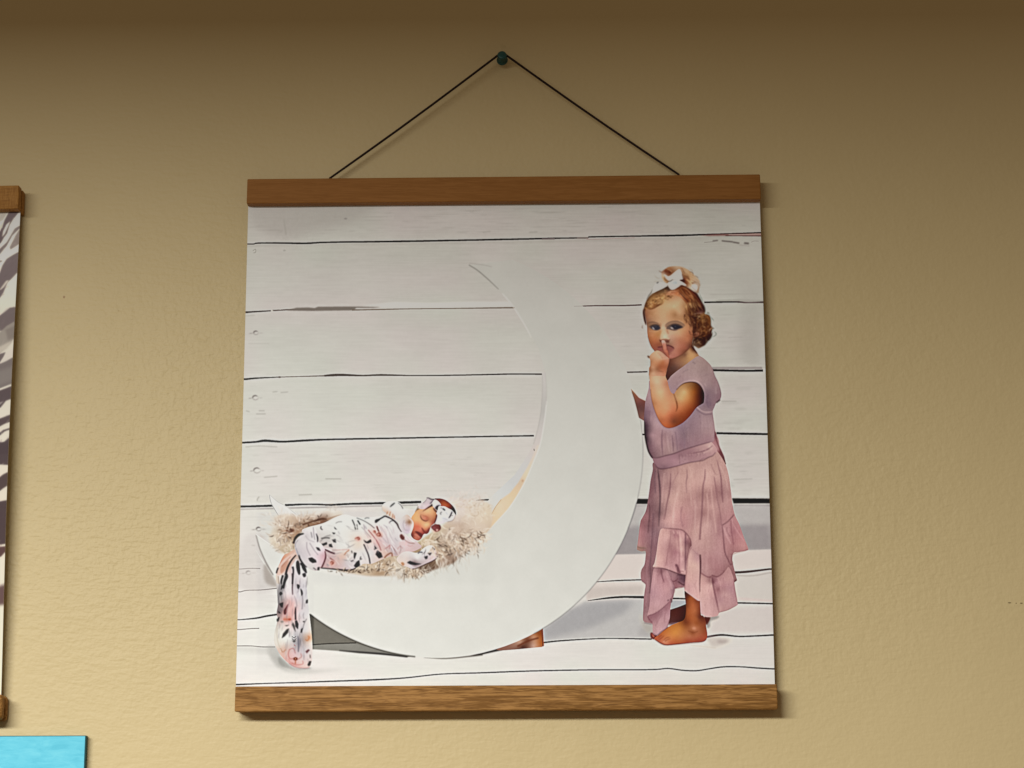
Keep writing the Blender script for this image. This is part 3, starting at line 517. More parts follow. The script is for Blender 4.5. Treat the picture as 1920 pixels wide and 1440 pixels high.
    Dd.fill([(250, -380), (330, -430), (430, -480), (560, -440), (590, -330), (600, -160), (600, 0), (610, 200), (632, 430), (650, 560), (672, 760), (686, 950), (684, 1080), (676, 1200), (640, 1290), (560, 1300), (430, 1285), (330, 1230), (220, 1120), (150, 1010), (112, 900), (120, 760), (150, 640), (165, 560), (150, 470), (170, 340), (160, 200), (145, 60), (140, -60), (170, -200)],
            [(300, 200, 230, 217, 217), (330, 80, 228, 222, 222), (200, 250, 156, 150, 150), (210, 420, 150, 130, 132), (430, 60, 206, 198, 202), (450, 250, 216, 206, 211), (560, 300, 214, 209, 211), (560, 80, 214, 210, 214), (330, 400, 236, 182, 177), (370, 320, 234, 190, 186), (350, 520, 232, 170, 160), (300, 630, 236, 206, 201), (220, 700, 226, 220, 212), (150, 800, 230, 226, 217), (350, 850, 229, 229, 226), (280, 900, 228, 226, 220), (490, 900, 166, 162, 168), (470, 800, 196, 192, 196), (490, 480, 220, 210, 214), (500, 650, 214, 206, 210), (600, 600, 226, 220, 218), (600, 750, 224, 218, 216), (630, 850, 226, 176, 142), (650, 920, 234, 218, 208), (250, 1000, 226, 196, 180), (380, 1080, 231, 196, 196), (500, 1210, 233, 206, 201), (420, 1250, 231, 182, 177), (540, 1050, 214, 206, 212), (560, 1170, 226, 206, 206), (600, 1250, 233, 212, 207), (160, 950, 230, 222, 212), (200, -100, 228, 216, 210), (260, -250, 210, 140, 112), (330, -330, 228, 184, 160), (400, -200, 214, 204, 206), (480, -250, 190, 184, 186), (560, -300, 210, 206, 206), (500, -60, 220, 214, 216), (580, -80, 226, 222, 222), (400, -60, 214, 206, 208)], 4.5)
    # printed roses, bands, folds and leaves of the tail
    Dd.poly([(330, 280), (375, 320), (415, 450), (410, 560), (380, 600), (300, 610), (230, 580), (240, 470), (290, 380)], (230, 186, 182), .6, 1.2); Dd.poly([(240, 560), (290, 520), (360, 530), (375, 580), (320, 605), (260, 600)], (222, 160, 142), .6, 1)
    Dd.poly([(310, 350), (285, 400), (262, 440), (262, 490), (285, 495), (305, 440)], (128, 48, 52), .85, .6); Dd.line([(285, 430), (280, 465)], 1.2, (206, 150, 140), .9, .3)
    Dd.poly([(190, 30), (270, -40), (290, 60), (240, 180), (215, 300), (170, 340), (165, 200)], (150, 146, 148), .7, 1.5); Dd.poly([(262, -60), (300, -120), (318, -60), (255, 60), (215, 130), (230, 40)], (40, 36, 40), .9, .6)
    for q, w, c in (([(385, -120), (390, 0), (385, 100), (390, 200)], [3, 2, 1.8, 1.4], (96, 72, 78)), ([(300, 60), (265, 130), (240, 260)], 1.6, (200, 190, 192)), ([(435, 380), (430, 480), (435, 580)], [1.4, 3, 2.6], (62, 42, 48)), ([(320, 340), (300, 390), (270, 440), (270, 490)], [1, 2, 3, 2], (110, 34, 40)), ([(420, 220), (440, 300), (450, 400)], 1.2, (180, 166, 172)), ([(470, 820), (480, 930), (475, 1060)], [2, 3.4, 2], (142, 136, 146)), ([(530, 150), (540, 300), (530, 420)], 1.8, (168, 160, 166)), ([(160, 700), (155, 820), (180, 950), (240, 1060)], 1.2, (206, 196, 180)), ([(530, 800), (520, 900), (550, 1000)], 1.2, (190, 184, 190)), ([(600, 560), (560, 640), (545, 700)], 1.4, (150, 142, 146))):
        Dd.line(q, w, c, .9, .4)
    for _ in range(90):
        x, y = rd.uniform(180, 620), rd.uniform(-120, 1180); l = rd.uniform(60, 180)
        if x < 250 and y > 1000: continue
        Dd.line([(x, y), (x + rd.uniform(-14, 10), y + l * .5), (x + rd.uniform(-20, 16), y + l)], rd.uniform(.8, 1.7), rd.choice([(176, 168, 172), (238, 234, 230), (160, 150, 156), (150, 140, 144), (234, 214, 210)]), rd.uniform(.3, .75), .45, .3)
    for q in ([(452, 40), (490, 50), (498, 80), (478, 122), (458, 100)], [(505, 100), (535, 140), (542, 190), (522, 225), (515, 170)], [(188, 182), (212, 150), (240, 185), (205, 215)], [(185, 335), (250, 310), (238, 400), (215, 385)], [(424, 590), (452, 578), (478, 640), (470, 725), (430, 680)], [(590, 285), (618, 265), (616, 325), (588, 335)], [(148, 570), (195, 525), (180, 595), (155, 610)], [(515, 720), (550, 690), (525, 770), (508, 775)], [(540, 600), (572, 595), (560, 618)], [(170, 440), (215, 480), (180, 480)]): leaf(Dd, q, (34, 30, 34))
    leaf(Dd, [(222, 858), (240, 785), (300, 715), (338, 700), (325, 770), (270, 830)], (84, 80, 77)); leaf(Dd, [(375, 645), (395, 605), (425, 665), (438, 775), (405, 715)], (104, 98, 96)); leaf(Dd, [(610, 1250), (640, 1190), (672, 1195), (655, 1262), (625, 1278)], (76, 72, 68))
    for q in ([(380, 825), (410, 848), (440, 825)], [(380, 858), (410, 880), (445, 858)]): Dd.line(q, 1.2, (90, 86, 84), .9)
    leaf(Dd, [(378, 885), (410, 895), (448, 882), (410, 918)], (66, 62, 62)); leaf(Dd, [(270, 662), (340, 652), (300, 676)], (120, 114, 110)); Dd.ell(230, 605, 24, 14, (150, 146, 140), .8, .5)
    Dd.line([(340, 1020), (325, 1100), (350, 1160), (400, 1160)], 1.1, (200, 112, 108), .8, .3); Dd.line([(340, 1025), (400, 1005), (430, 1080)], 1.1, (190, 110, 110), .8, .3); Dd.line([(510, 1080), (520, 1130), (470, 1170)], 1.1, (206, 130, 124), .8, .3); Dd.line([(370, 1220), (440, 1250), (540, 1240), (540, 1190)], 1.1, (214, 130, 124), .8, .3); Dd.line([(330, 1160), (350, 1215), (410, 1240)], 1.1, (222, 150, 140), .8, .3)
    Dd.ell(432, 1162, 34, 24, (152, 62, 34), .9, .5); Dd.ell(432, 1162, 10, 8, (220, 160, 120), .9); Dd.line([(432, 1180), (430, 1240)], 1.6, (196, 104, 66), .8, .4); Dd.line([(205, 1000), (240, 1060), (290, 1020)], 1.4, (206, 146, 116), .8, .5); Dd.ell(295, 570, 46, 16, (220, 130, 104), .7, .8); Dd.ell(345, 570, 22, 16, (206, 96, 70), .8, .8)
    Dd.line([(580, 870), (610, 890), (640, 840), (620, 820)], 1.3, (214, 130, 80), .8, .4); leaf(Dd, [(580, 1050), (625, 1015), (650, 1030), (600, 1085)], (140, 84, 92)); Dd.line([(650, 1100), (655, 1150)], 1.6, (110, 96, 92), .8, .3); Dd.line([(330, 1230), (430, 1290), (560, 1304), (640, 1294)], 1, (170, 120, 126), .8, .3); Dd.line([(410, 950), (430, 970)], 1.2, (200, 110, 110), .8)
    # upper part of the tail
    Z.poly([(430, 1290), (455, 1200), (520, 1110), (600, 1050), (690, 1000), (700, 1030), (650, 1100), (590, 1180), (540, 1280), (475, 1320)], (226, 196, 182), 1, .4); Z.poly([(490, 1210), (540, 1150), (600, 1110), (580, 1180), (540, 1260), (490, 1290)], (208, 156, 132), .8, .8); Z.line([(500, 1200), (560, 1130), (630, 1060)], .9, (170, 100, 76), .7, .3)
    Z.line([(430, 1290), (440, 1250), (455, 1215)], 2, (40, 36, 38), .95, .3); Z.line([(700, 1040), (640, 1110), (590, 1200), (560, 1300), (540, 1400), (525, 1500)], [1.6, 2.4, 3, 3.4, 4, 3], (36, 30, 34), .95, .4); Z.line([(520, 1320), (500, 1400), (510, 1450)], [3.4, 3.6, 2], (34, 30, 32), .95, .4); Z.line([(550, 1310), (520, 1400), (510, 1460)], 1.6, (238, 234, 230), .95, .3)
    Z.line([(455, 1330), (465, 1440)], 1.2, (140, 110, 80), .8, .4); Z.line([(425, 1320), (445, 1430)], 1.6, (226, 208, 180), .8, .4)
    Z.poly([(640, 1200), (690, 1120), (700, 1090), (720, 1130), (690, 1200), (660, 1260)], (222, 216, 218), 1, .3); Z.poly([(705, 1140), (735, 1120), (755, 1200), (760, 1290), (740, 1310), (712, 1240)], (30, 26, 30), 1, .3); Z.poly([(760, 1150), (800, 1160), (840, 1230), (850, 1290), (820, 1270), (780, 1210)], (40, 36, 40), .95, .3); Z.poly([(790, 1300), (830, 1290), (838, 1330), (810, 1345)], (50, 46, 50), .95, .3); Z.line([(655, 1200), (665, 1260), (655, 1380), (650, 1440)], [4, 2.6, 2, 2], (60, 54, 58), .9, .4); Z.line([(770, 1180), (775, 1260), (800, 1290)], 1.3, (240, 236, 236), .9, .3)
    # knot
    Z.fill([(685, 930), (690, 850), (740, 790), (800, 740), (830, 690), (880, 655), (940, 645), (985, 700), (1010, 840), (1060, 895), (1105, 980), (1108, 1070), (1065, 1180), (1000, 1255), (920, 1245), (840, 1195), (780, 1110), (715, 1030)],
           [(740, 850, 210, 204, 202), (800, 850, 222, 216, 214), (900, 700, 226, 221, 219), (850, 780, 212, 206, 204), (900, 950, 224, 216, 216), (1000, 900, 228, 222, 222), (850, 1050, 214, 206, 208), (760, 1000, 206, 198, 200), (1000, 1100, 226, 206, 211), (930, 1200, 216, 210, 208), (1085, 1050, 216, 176, 182), (960, 780, 222, 218, 218), (1050, 980, 226, 210, 214)], 5)
    leaf(Z, [(868, 1082), (920, 1068), (980, 1108), (990, 1142), (930, 1152), (888, 1124)], (44, 40, 42)); leaf(Z, [(975, 928), (1022, 938), (1045, 985), (1000, 972)], (40, 36, 40)); leaf(Z, [(1000, 1210), (1030, 1200), (1025, 1250), (995, 1250)], (40, 36, 40))
    for q, w, c in (([(665, 880), (690, 810), (740, 760), (810, 742)], [2, 4, 4.6, 1.6], (52, 46, 46)), ([(690, 930), (695, 880), (730, 830)], 1, (150, 140, 142)), ([(850, 860), (855, 950), (900, 1050)], 1.4, (176, 166, 170)), ([(890, 870), (960, 980), (1010, 1040)], 1.3, (170, 162, 166)), ([(980, 740), (1000, 800), (1000, 860)], [1, 2.6, 1.6], (70, 64, 68)), ([(910, 720), (925, 800)], 1.6, (150, 144, 146)), ([(940, 650), (950, 760), (965, 830)], 1, (140, 132, 134)), ([(830, 770), (880, 830), (960, 860)], 1.2, (190, 182, 184)), ([(1102, 980), (1112, 1070), (1068, 1190), (1040, 1220)], [1.2, 2.4, 2.4, 1.2], (112, 62, 68)), ([(740, 1040), (760, 1100), (800, 1160), (850, 1210)], [2.2, 3, 2.6, 1.4], (48, 42, 48)), ([(700, 940), (740, 1050)], 1, (150, 142, 146)), ([(940, 1215), (980, 1245)], 1.4, (100, 94, 96)), ([(660, 860), (680, 870)], 2.5, (110, 60, 60))):
        Z.line(q, w, c, .9, .35)

    paint_girl(cv, G, rd)
    # the swaddle and the fur: fuller tones
    X, Y = np.meshgrid(cv.x0 + (np.arange(cv.w) + .5) / cv.S, ys)
    reg = np.clip((Y - 925) / 12, 0, 1) * np.clip((1262 - Y) / 12, 0, 1) * np.clip((X - 478) / 8, 0, 1) * np.clip((935 - X) / 20, 0, 1)
    reg *= np.clip(np.maximum(1100 - Y, (590 - X) * 3) / 10, 0, 1)
    reg *= 1 - np.exp(-(((X - 800) / 26) ** 2 + ((Y - 972) / 30) ** 2) ** 2)
    wh = white_at(ys)[:, None, :]
    cv.a += np.minimum(cv.a - wh, 0) * (reg * np.where(X > 742, .08, .26))[..., None] - (3.0 * reg)[..., None]
    gr = cv.a.mean(-1, keepdims=True); cv.a += (gr + [2, 0, -2] - cv.a) * (.26 * reg * (Y > 960) * (X < 760))[..., None]
    sk_ = np.clip((X - 1184) / 4, 0, 1) * np.clip((1345 - X) / 6, 0, 1) * np.clip((Y - 540) / 10, 0, 1) * np.clip((812 - Y) / 10, 0, 1)
    warm = np.clip((cv.a[..., 0] - cv.a[..., 2] - 28) / 20, 0, 1) * sk_
    cv.a += np.minimum(cv.a - wh, 0) * (.05 * warm)[..., None] * np.array([1.3, 1.0, .6])
    # a crisp print: local contrast, a little paper grain, and the picture carried on past the trimmed edges
    a0 = cv.a
    lo = np.stack([blur(a0[..., i], 2.2) for i in range(3)], -1); lo2 = np.stack([blur(a0[..., i], 9) for i in range(3)], -1)
    dev = np.abs(lo2 - white_at(ys)[:, None, :]).mean(-1)
    fig = np.clip(blur(dev, 6) / 22 - .15, 0, 1)[..., None]
    a0 = a0 + (a0 - lo) * (.55 + .30 * fig) + (lo - lo2) * (.08 + .10 * fig)
    a0 = a0 + (vnoise(cv.h, cv.w, 2.2, 2.2, rng) * 4 + vnoise(cv.h, cv.w, 9, 9, rng) * 3)[..., None] * (.5 + fig)
    for r in range(cv.h):
        y = ys[r]
        xl = int((465 - 22 * (y - 382) / 902.5 + 4 - cv.x0) * cv.S); xr = int((1423.5 + 30 * (y - 373) / 910.5 - 4 - cv.x0) * cv.S)
        a0[r, :xl] = a0[r, xl]; a0[r, xr:] = a0[r, xr]
    wh = white_at(ys)[:, None, :]
    a0 = np.where(a0 < wh, wh - (wh - a0) * (1 + .03 * fig), a0)
    cv.a = np.clip(a0, 3, 250)
    return cv

def paint_girl(cv, G, rd):
    a = Pen(cv, 1180, 480, 9.6); b = Pen(cv, 1180, 580, 9.6); c = Pen(cv, 1170, 660, 8)
    d = Pen(cv, 1170, 800, 8); e = Pen(cv, 1170, 960, 8); f = Pen(cv, 1170, 1080, 8)
    before = cv.a.copy()
    # soft shade on the floor
    f.poly([(250, 560), (300, 700), (430, 740), (420, 860), (330, 820), (260, 700)], (176, 170, 166), .8, 4)
    f.poly([(1250, 620), (1420, 600), (1400, 640), (1300, 680), (1290, 760), (1240, 780)], (140, 132, 132), .75, 2.5)
    f.poly([(1240, 900), (1600, 950), (1500, 1020), (1380, 1060), (1300, 1040)], (196, 186, 184), .7, 4); f.poly([(1420, 960), (1560, 970), (1500, 1010), (1400, 1000)], (170, 158, 158), .6, 3)
    f.line([(1000, 1040), (1200, 1060), (1380, 1080)], 2, (206, 196, 190), .6, 1)
    # far arm
    c.fill([(103, 555), (160, 615), (225, 690), (330, 740), (330, 860), (305, 1040), (225, 992), (190, 850), (150, 700), (122, 620)],
           [(130, 600, 150, 112, 84), (160, 650, 146, 100, 76), (230, 730, 132, 86, 76), (290, 760, 120, 76, 66), (220, 800, 110, 72, 64), (260, 860, 106, 72, 66), (280, 980, 132, 92, 82), (240, 950, 124, 88, 78)], 4, sm=False)
    c.line([(108, 560), (165, 612), (228, 686), (320, 735)], 1, (214, 176, 150), .8, .4); c.line([(118, 600), (150, 700), (190, 850), (222, 985)], 1, (90, 60, 50), .8, .3)
    # far foot
    f.fill([(680, 510), (800, 470), (930, 420), (940, 640), (900, 680), (800, 700), (720, 725), (665, 715)], [(720, 560, 84, 38, 32), (800, 560, 78, 32, 28), (880, 500, 66, 24, 20), (850, 640, 66, 24, 20), (700, 690, 90, 50, 48), (900, 640, 56, 20, 16)], 6, sm=False)
    f.poly([(395, 865), (420, 850), (490, 890), (500, 930), (450, 950), (405, 930)], (96, 30, 30), 1, .4); f.poly([(412, 862), (440, 880), (462, 912), (432, 918)], (186, 112, 96), .95, .5)
    f.poly([(1200, 615), (1292, 622), (1255, 715), (1230, 725)], (88, 34, 22), 1, .5)
    f.poly([(660, 720), (720, 700), (840, 700), (700, 745)], (126, 96, 100), .8, .8)
    # near leg and foot
    f.fill([(920, 180), (1150, 250), (1150, 560), (1190, 600), (1222, 680), (1232, 760), (1247, 860), (1240, 940), (1190, 985), (1050, 997), (900, 1012), (800, 1024), (640, 1036), (560, 1012), (470, 960), (458, 930), (520, 882), (620, 795), (720, 735), (820, 695), (890, 665), (922, 600), (930, 450)],
           [(940, 260, 84, 36, 18), (950, 320, 110, 54, 28), (1000, 330, 160, 86, 46), (1080, 380, 140, 74, 46), (1030, 430, 178, 100, 62), (945, 450, 130, 66, 34), (980, 520, 168, 92, 52), (1060, 520, 178, 104, 66), (1125, 500, 136, 70, 44), (1130, 620, 104, 48, 30), (1000, 640, 166, 90, 50), (1090, 640, 158, 88, 52), (1080, 720, 160, 90, 52), (1050, 785, 196, 130, 100), (960, 720, 140, 74, 40), (920, 690, 116, 56, 28), (1180, 720, 140, 74, 46), (1180, 820, 152, 84, 54), (1200, 920, 168, 86, 62), (1030, 840, 150, 84, 50), (1080, 900, 178, 104, 74), (980, 900, 182, 112, 80), (850, 900, 196, 126, 78), (760, 850, 208, 138, 72), (830, 770, 192, 122, 62), (700, 930, 204, 128, 78), (640, 850, 196, 120, 66), (580, 900, 190, 110, 66), (530, 945, 186, 102, 72), (620, 990, 208, 140, 110), (700, 1000, 188, 104, 74), (800, 990, 180, 100, 64), (950, 980, 164, 82, 58), (1120, 965, 160, 78, 60)], 5)
    f.line([(462, 955), (560, 1014), (640, 1035), (800, 1023), (1000, 1004), (1170, 988), (1235, 948)], [1, 2, 1.6, 1.6, 1.2, 1.2, .8], (88, 24, 20), .9, .5)
    for q in ([(515, 965), (560, 930), (610, 890)], [(585, 975), (630, 930), (700, 915)], [(500, 940), (540, 905), (575, 880)], [(600, 995), (640, 960), (710, 935)]): f.line(q, 1.1, (130, 62, 38), .8, .5, .3)
    f.line([(500, 890), (600, 800), (660, 765)], 1.6, (80, 30, 24), .8, .5); f.ell(600, 985, 12, 8, (226, 166, 146), .8, .4); f.ell(1050, 785, 26, 16, (206, 146, 118), .6, .8)
    f.line([(960, 820), (1040, 850), (1110, 830)], 1.6, (128, 66, 38), .5, .8); f.line([(928, 300), (932, 600), (900, 680)], 1.2, (84, 34, 18), .7, .6)
    # sash end behind
    c.poly([(1330, 1050), (1352, 1150), (1385, 1250), (1420, 1350), (1400, 1440), (1300, 1440), (1290, 1300)], (150, 100, 106), 1, .3)
    d.fill([(1340, 60), (1375, 90), (1400, 190), (1440, 320), (1500, 450), (1526, 575), (1480, 540), (1400, 430), (1340, 330), (1300, 230)], [(1360, 120, 128, 82, 88), (1380, 220, 150, 104, 108), (1340, 240, 165, 122, 126), (1430, 380, 120, 72, 76), (1480, 480, 110, 66, 70), (1400, 340, 168, 126, 128)], 5, sm=False)
    d.line([(1350, 70), (1380, 190), (1430, 330), (1490, 470), (1524, 570)], 1.3, (80, 40, 46), .85, .4); d.line([(1395, 190), (1440, 320), (1500, 455)], 1.2, (196, 170, 166), .6, .5)
    # skirt
    sk = [(440, 540), (430, 650), (400, 800), (380, 950), (360, 1100), (342, 1200), (318, 1285), (270, 1375), (248, 1420), (230, 1530), (210, 1700), (195, 1820), (200, 1850), (260, 1872), (320, 1870), (322, 1960), (305, 2070), (262, 2145), (252, 2220), (262, 2310), (320, 2365), (310, 2460), (298, 2560), (288, 2740), (284, 2880), (310, 2930), (420, 2958), (432, 3040), (440, 3100), (490, 3126), (560, 3075), (640, 3010), (680, 2890), (692, 2750), (702, 2660), (740, 2560), (765, 2430), (900, 2415), (915, 2440), (925, 2475), (1000, 2530), (1100, 2610), (1140, 2620), (1150, 2790), (1180, 2820), (1240, 2855), (1385, 2842), (1422, 2800), (1440, 2786), (1560, 2752), (1690, 2680), (1702, 2650), (1680, 2560), (1650, 2390), (1645, 2345), (1690, 2305), (1672, 2230), (1632, 2060), (1620, 1985), (1640, 1900), (1720, 1882), (1830, 1862), (1860, 1835), (1800, 1680), (1730, 1480), (1660, 1330), (1620, 1150), (1602, 980), (1570, 750), (1530, 600), (1480, 500), (1400, 380), (1330, 330), (1100, 400), (600, 520)]
    z5 = lambda L: [(x, y + 1280, *k) for x, y, *k in L]
    z6 = lambda L: [(x, y + 2240, *k) for x, y, *k in L]
    smp = [(480, 700, 120, 88, 95), (450, 900, 122, 88, 96), (600, 800, 165, 130, 130), (600, 1000, 175, 138, 138), (700, 900, 150, 114, 116), (800, 800, 186, 151, 146), (800, 1000, 191, 156, 151), (700, 1100, 191, 156, 151), (750, 1300, 201, 161, 159), (1000, 700, 186, 151, 146), (1050, 900, 186, 148, 145), (950, 1100, 166, 126, 126), (900, 1350, 166, 119, 123), (1100, 1200, 181, 142, 142), (1180, 1000, 146, 108, 108), (1180, 1300, 140, 100, 102), (1250, 700, 191, 156, 151), (1250, 850, 194, 158, 154), (1300, 900, 186, 148, 145), (1300, 1200, 191, 153, 151), (1400, 900, 156, 116, 119), (1450, 1000, 142, 102, 106), (1480, 800, 181, 146, 143), (1550, 900, 166, 131, 131), (1560, 1100, 176, 139, 139), (1600, 1250, 171, 131, 133), (400, 1200, 116, 84, 92), (330, 1350, 152, 108, 114), (450, 1350, 120, 88, 96), (540, 1300, 110, 80, 86), (600, 1400, 186, 146, 146), (1450, 1380, 160, 118, 122), (1400, 550, 176, 140, 136), (1200, 580, 172, 136, 134), (700, 680, 160, 124, 124), (560, 680, 130, 98, 102), (900, 620, 176, 140, 136)] \
        + z5([(280, 300, 161, 116, 123), (250, 480, 171, 126, 131), (230, 560, 150, 120, 110), (370, 200, 112, 76, 84), (400, 500, 122, 86, 96), (450, 300, 126, 96, 106), (370, 700, 141, 101, 111), (300, 950, 151, 111, 119), (350, 1100, 151, 113, 121), (400, 900, 122, 86, 96), (350, 1350, 151, 113, 123), (700, 150, 201, 162, 160), (900, 200, 166, 121, 126), (950, 80, 181, 141, 143), (1050, 300, 186, 149, 146), (1100, 450, 186, 149, 149), (1250, 200, 196, 161, 159), (1250, 500, 176, 139, 139), (1300, 700, 166, 123, 129), (1200, 850, 181, 143, 146), (1400, 600, 176, 136, 141), (1450, 300, 151, 109, 116), (1450, 180, 158, 116, 122), (1400, 850, 161, 116, 123), (1500, 700, 171, 131, 136), (1550, 300, 196, 156, 159), (1620, 300, 150, 101, 111), (1700, 450, 171, 121, 126), (1800, 520, 186, 141, 143), (1550, 550, 166, 121, 126), (1650, 150, 176, 131, 136), (1640, 950, 136, 96, 101), (1640, 650, 140, 98, 104)]) \
        + z6([(310, 400, 150, 113, 122), (330, 600, 156, 120, 128), (380, 680, 160, 122, 128), (350, 500, 142, 106, 116)])
    smp = [(x, y, min(255, r + 5), g + 4, b_ + 2) for x, y, r, g, b_ in smp]
    d.fill(sk, smp, 6, relax=.9)
    K = Pen(cv, 1170, 800, 8)
    dk = (104, 68, 76)
    for q, w, col, al, sg in (
        ([(505, 640), (520, 760), (535, 900), (540, 1100), (530, 1300), (520, 1500)], [1.4, 3, 3, 2.4, 2.4, 1], (76, 52, 60), .75, .8), ([(470, 650), (460, 800), (470, 1000)], 1.6, (92, 66, 76), .6, .8),
        ([(700, 700), (695, 850), (680, 980), (650, 1120), (620, 1300), (600, 1400)], [1, 2.4, 2, 2, 1.8, 1.2], (120, 82, 88), .75, .8), ([(820, 680), (760, 780), (720, 880)], 1.4, (150, 112, 114), .6, .7),
        ([(940, 640), (945, 760), (930, 850), (940, 1000)], [1, 2, 1.4, 1], (130, 94, 98), .7, .7), ([(970, 600), (1010, 700), (990, 800), (1000, 1000), (1010, 1200)], 1.3, (206, 174, 166), .5, .7),
        ([(1215, 640), (1210, 760), (1185, 900), (1175, 1100), (1165, 1300), (1150, 1480), (1135, 1700)], [1.2, 2.4, 2.6, 3, 3, 3, 3.4], (122, 82, 88), .65, .9), ([(1130, 900), (1090, 1050), (1100, 1200)], 1.4, (160, 122, 124), .5, .8),
        ([(1300, 560), (1330, 640), (1370, 720)], 1.6, (150, 112, 112), .6, .7), ([(1390, 500), (1420, 620), (1450, 760), (1460, 900), (1470, 1050), (1480, 1140)], [1, 2, 3, 3, 3, 1.6], (124, 84, 90), .65, .9), ([(1420, 560), (1480, 680), (1530, 820), (1560, 960)], 1.6, (200, 166, 160), .5, .9),
        ([(1350, 760), (1380, 940), (1400, 1100), (1440, 1300), (1460, 1480)], 1.8, (130, 90, 96), .55, .9), ([(1300, 900), (1320, 1100), (1350, 1350), (1380, 1600)], 2.4, (204, 168, 162), .5, 1.3), ([(1240, 1000), (1260, 1250), (1250, 1500)], 2.2, (206, 170, 164), .5, 1.2),
        ([(600, 700), (590, 850), (580, 1000), (570, 1150)], 1.6, (196, 162, 158), .5, .8), ([(640, 680), (650, 780), (640, 900)], 1.2, (140, 104, 108), .5, .7), ([(800, 1000), (760, 1150), (740, 1300), (730, 1450)], 3, (212, 178, 172), .5, 1.4), ([(1060, 1100), (1070, 1300), (1060, 1500), (1080, 1700)], 2.6, (198, 164, 160), .5, 1.3),
        ([(870, 1200), (850, 1350), (880, 1500)], 2.6, (152, 110, 116), .5, 1.4), ([(380, 1150), (385, 1300), (370, 1480), (360, 1600)], [1, 2, 2.6, 1], (92, 60, 66), .75, .7), ([(440, 1300), (430, 1500), (420, 1700), (400, 1900)], 2, (102, 72, 82), .6, .9), ([(480, 1400), (470, 1600), (460, 1800)], 1.8, (156, 122, 130), .4, .9),
        ([(250, 1500), (240, 1650), (225, 1800)], 1.2, (190, 146, 152), .5, .5), ([(200, 1800), (240, 1818), (330, 1826)], 1.6, (120, 96, 86), .8, .4), ([(205, 1840), (265, 1872), (320, 1872)], 1.4, (150, 132, 122), .7, .5), ([(290, 1600), (280, 1780)], 1.4, (150, 104, 112), .5, .6),
        ([(405, 1900), (390, 2100), (400, 2300), (385, 2500)], 2.4, (104, 74, 84), .6, 1), ([(350, 2000), (340, 2200), (350, 2400), (330, 2650)], 1.6, (172, 134, 142), .5, .9), ([(262, 2310), (322, 2362)], 1.2, (100, 66, 76), .8, .4), ([(253, 2180), (253, 2260)], .8, (110, 76, 84), .8, .3), ([(355, 2400), (360, 2700)], 1.6, (124, 92, 102), .4, .9)):
        K.line(q, w, col, al, sg)
    # right-hand ruffle of the back hem
    e.line([(1645, 45), (1600, 100), (1540, 160), (1465, 205)], 1.6, (112, 74, 80), .9, .4); e.line([(1610, 110), (1640, 200), (1720, 330), (1800, 440)], 1.8, (196, 150, 154), .7, .6); e.line([(1600, 130), (1610, 300), (1640, 500)], 2, (140, 92, 100), .7, .7)
    e.line([(1540, 230), (1545, 300), (1590, 380)], 1.4, (130, 86, 94), .7, .6); e.line([(1490, 230), (1530, 350), (1600, 480)], 1.8, (206, 166, 168), .6, .7); e.line([(1470, 210), (1490, 400), (1510, 600), (1560, 720), (1600, 800)], [1.2, 1.8, 2, 2, 1.4], (112, 72, 80), .8, .6)
    e.line([(1620, 640), (1700, 610), (1800, 590), (1855, 565)], 1.4, (130, 84, 90), .8, .4); e.line([(1625, 640), (1615, 720), (1635, 770)], 1.2, (110, 72, 80), .7, .4); e.line([(1590, 800), (1630, 775)], 1.6, (120, 80, 86), .9, .4); e.line([(1640, 1050), (1690, 1020)], 2.2, (84, 46, 50), .9, .4); e.line([(1600, 880), (1650, 1030)], 1.4, (180, 140, 142), .5, .6)
    # inner side seen under the raised hem
    e.fill([(640, 870), (780, 880), (925, 940), (922, 1090), (890, 1115), (820, 1130), (765, 1150), (740, 1080), (690, 1000), (650, 930)], [(760, 900, 150, 112, 118), (740, 980, 160, 118, 126), (850, 980, 104, 70, 82), (900, 1020, 96, 62, 74), (870, 1040, 110, 76, 88), (780, 1100, 152, 106, 114), (850, 1110, 160, 116, 124), (700, 960, 158, 118, 126)], 5)
    e.line([(700, 1040), (760, 1040), (810, 1000)], 1.6, (110, 66, 76), .9, .4); e.line([(810, 1045), (880, 1090), (915, 1095)], 1.6, (70, 34, 42), .9, .4); e.line([(720, 1050), (760, 1140), (880, 1130)], 1.4, (120, 78, 86), .9, .4); e.line([(800, 940), (920, 960)], 1.6, (74, 42, 52), .9, .5)
    # lower left ruffle
    f.fill([(450, -110), (560, -110), (640, -90), (700, 40), (755, 150), (760, 210), (735, 290), (680, 385), (560, 490), (460, 560), (370, 585), (350, 600), (385, 420), (400, 200), (420, 50)],
           [(500, 100, 191, 148, 155), (540, 0, 172, 128, 136), (480, -40, 180, 138, 144), (560, -60, 140, 98, 106), (600, -40, 184, 142, 148), (550, 250, 197, 154, 162), (650, 200, 196, 152, 158), (480, 400, 197, 157, 164), (420, 500, 191, 151, 157), (420, 250, 180, 140, 150), (700, 150, 181, 138, 146), (620, 50, 176, 131, 139), (740, 200, 150, 112, 122), (640, 350, 190, 148, 156)], 6)
    f.line([(555, -110), (570, 0), (600, 100)], [2, 1.8, 1], (112, 70, 80), .85, .5); f.line([(700, 40), (755, 150), (762, 210), (735, 290), (680, 385)], 1.2, (130, 88, 98), .85, .4); f.line([(470, -60), (450, 100), (430, 300)], 1.8, (204, 164, 170), .5, .8); f.line([(640, 0), (690, 100), (720, 200)], 2, (206, 166, 172), .5, .8)
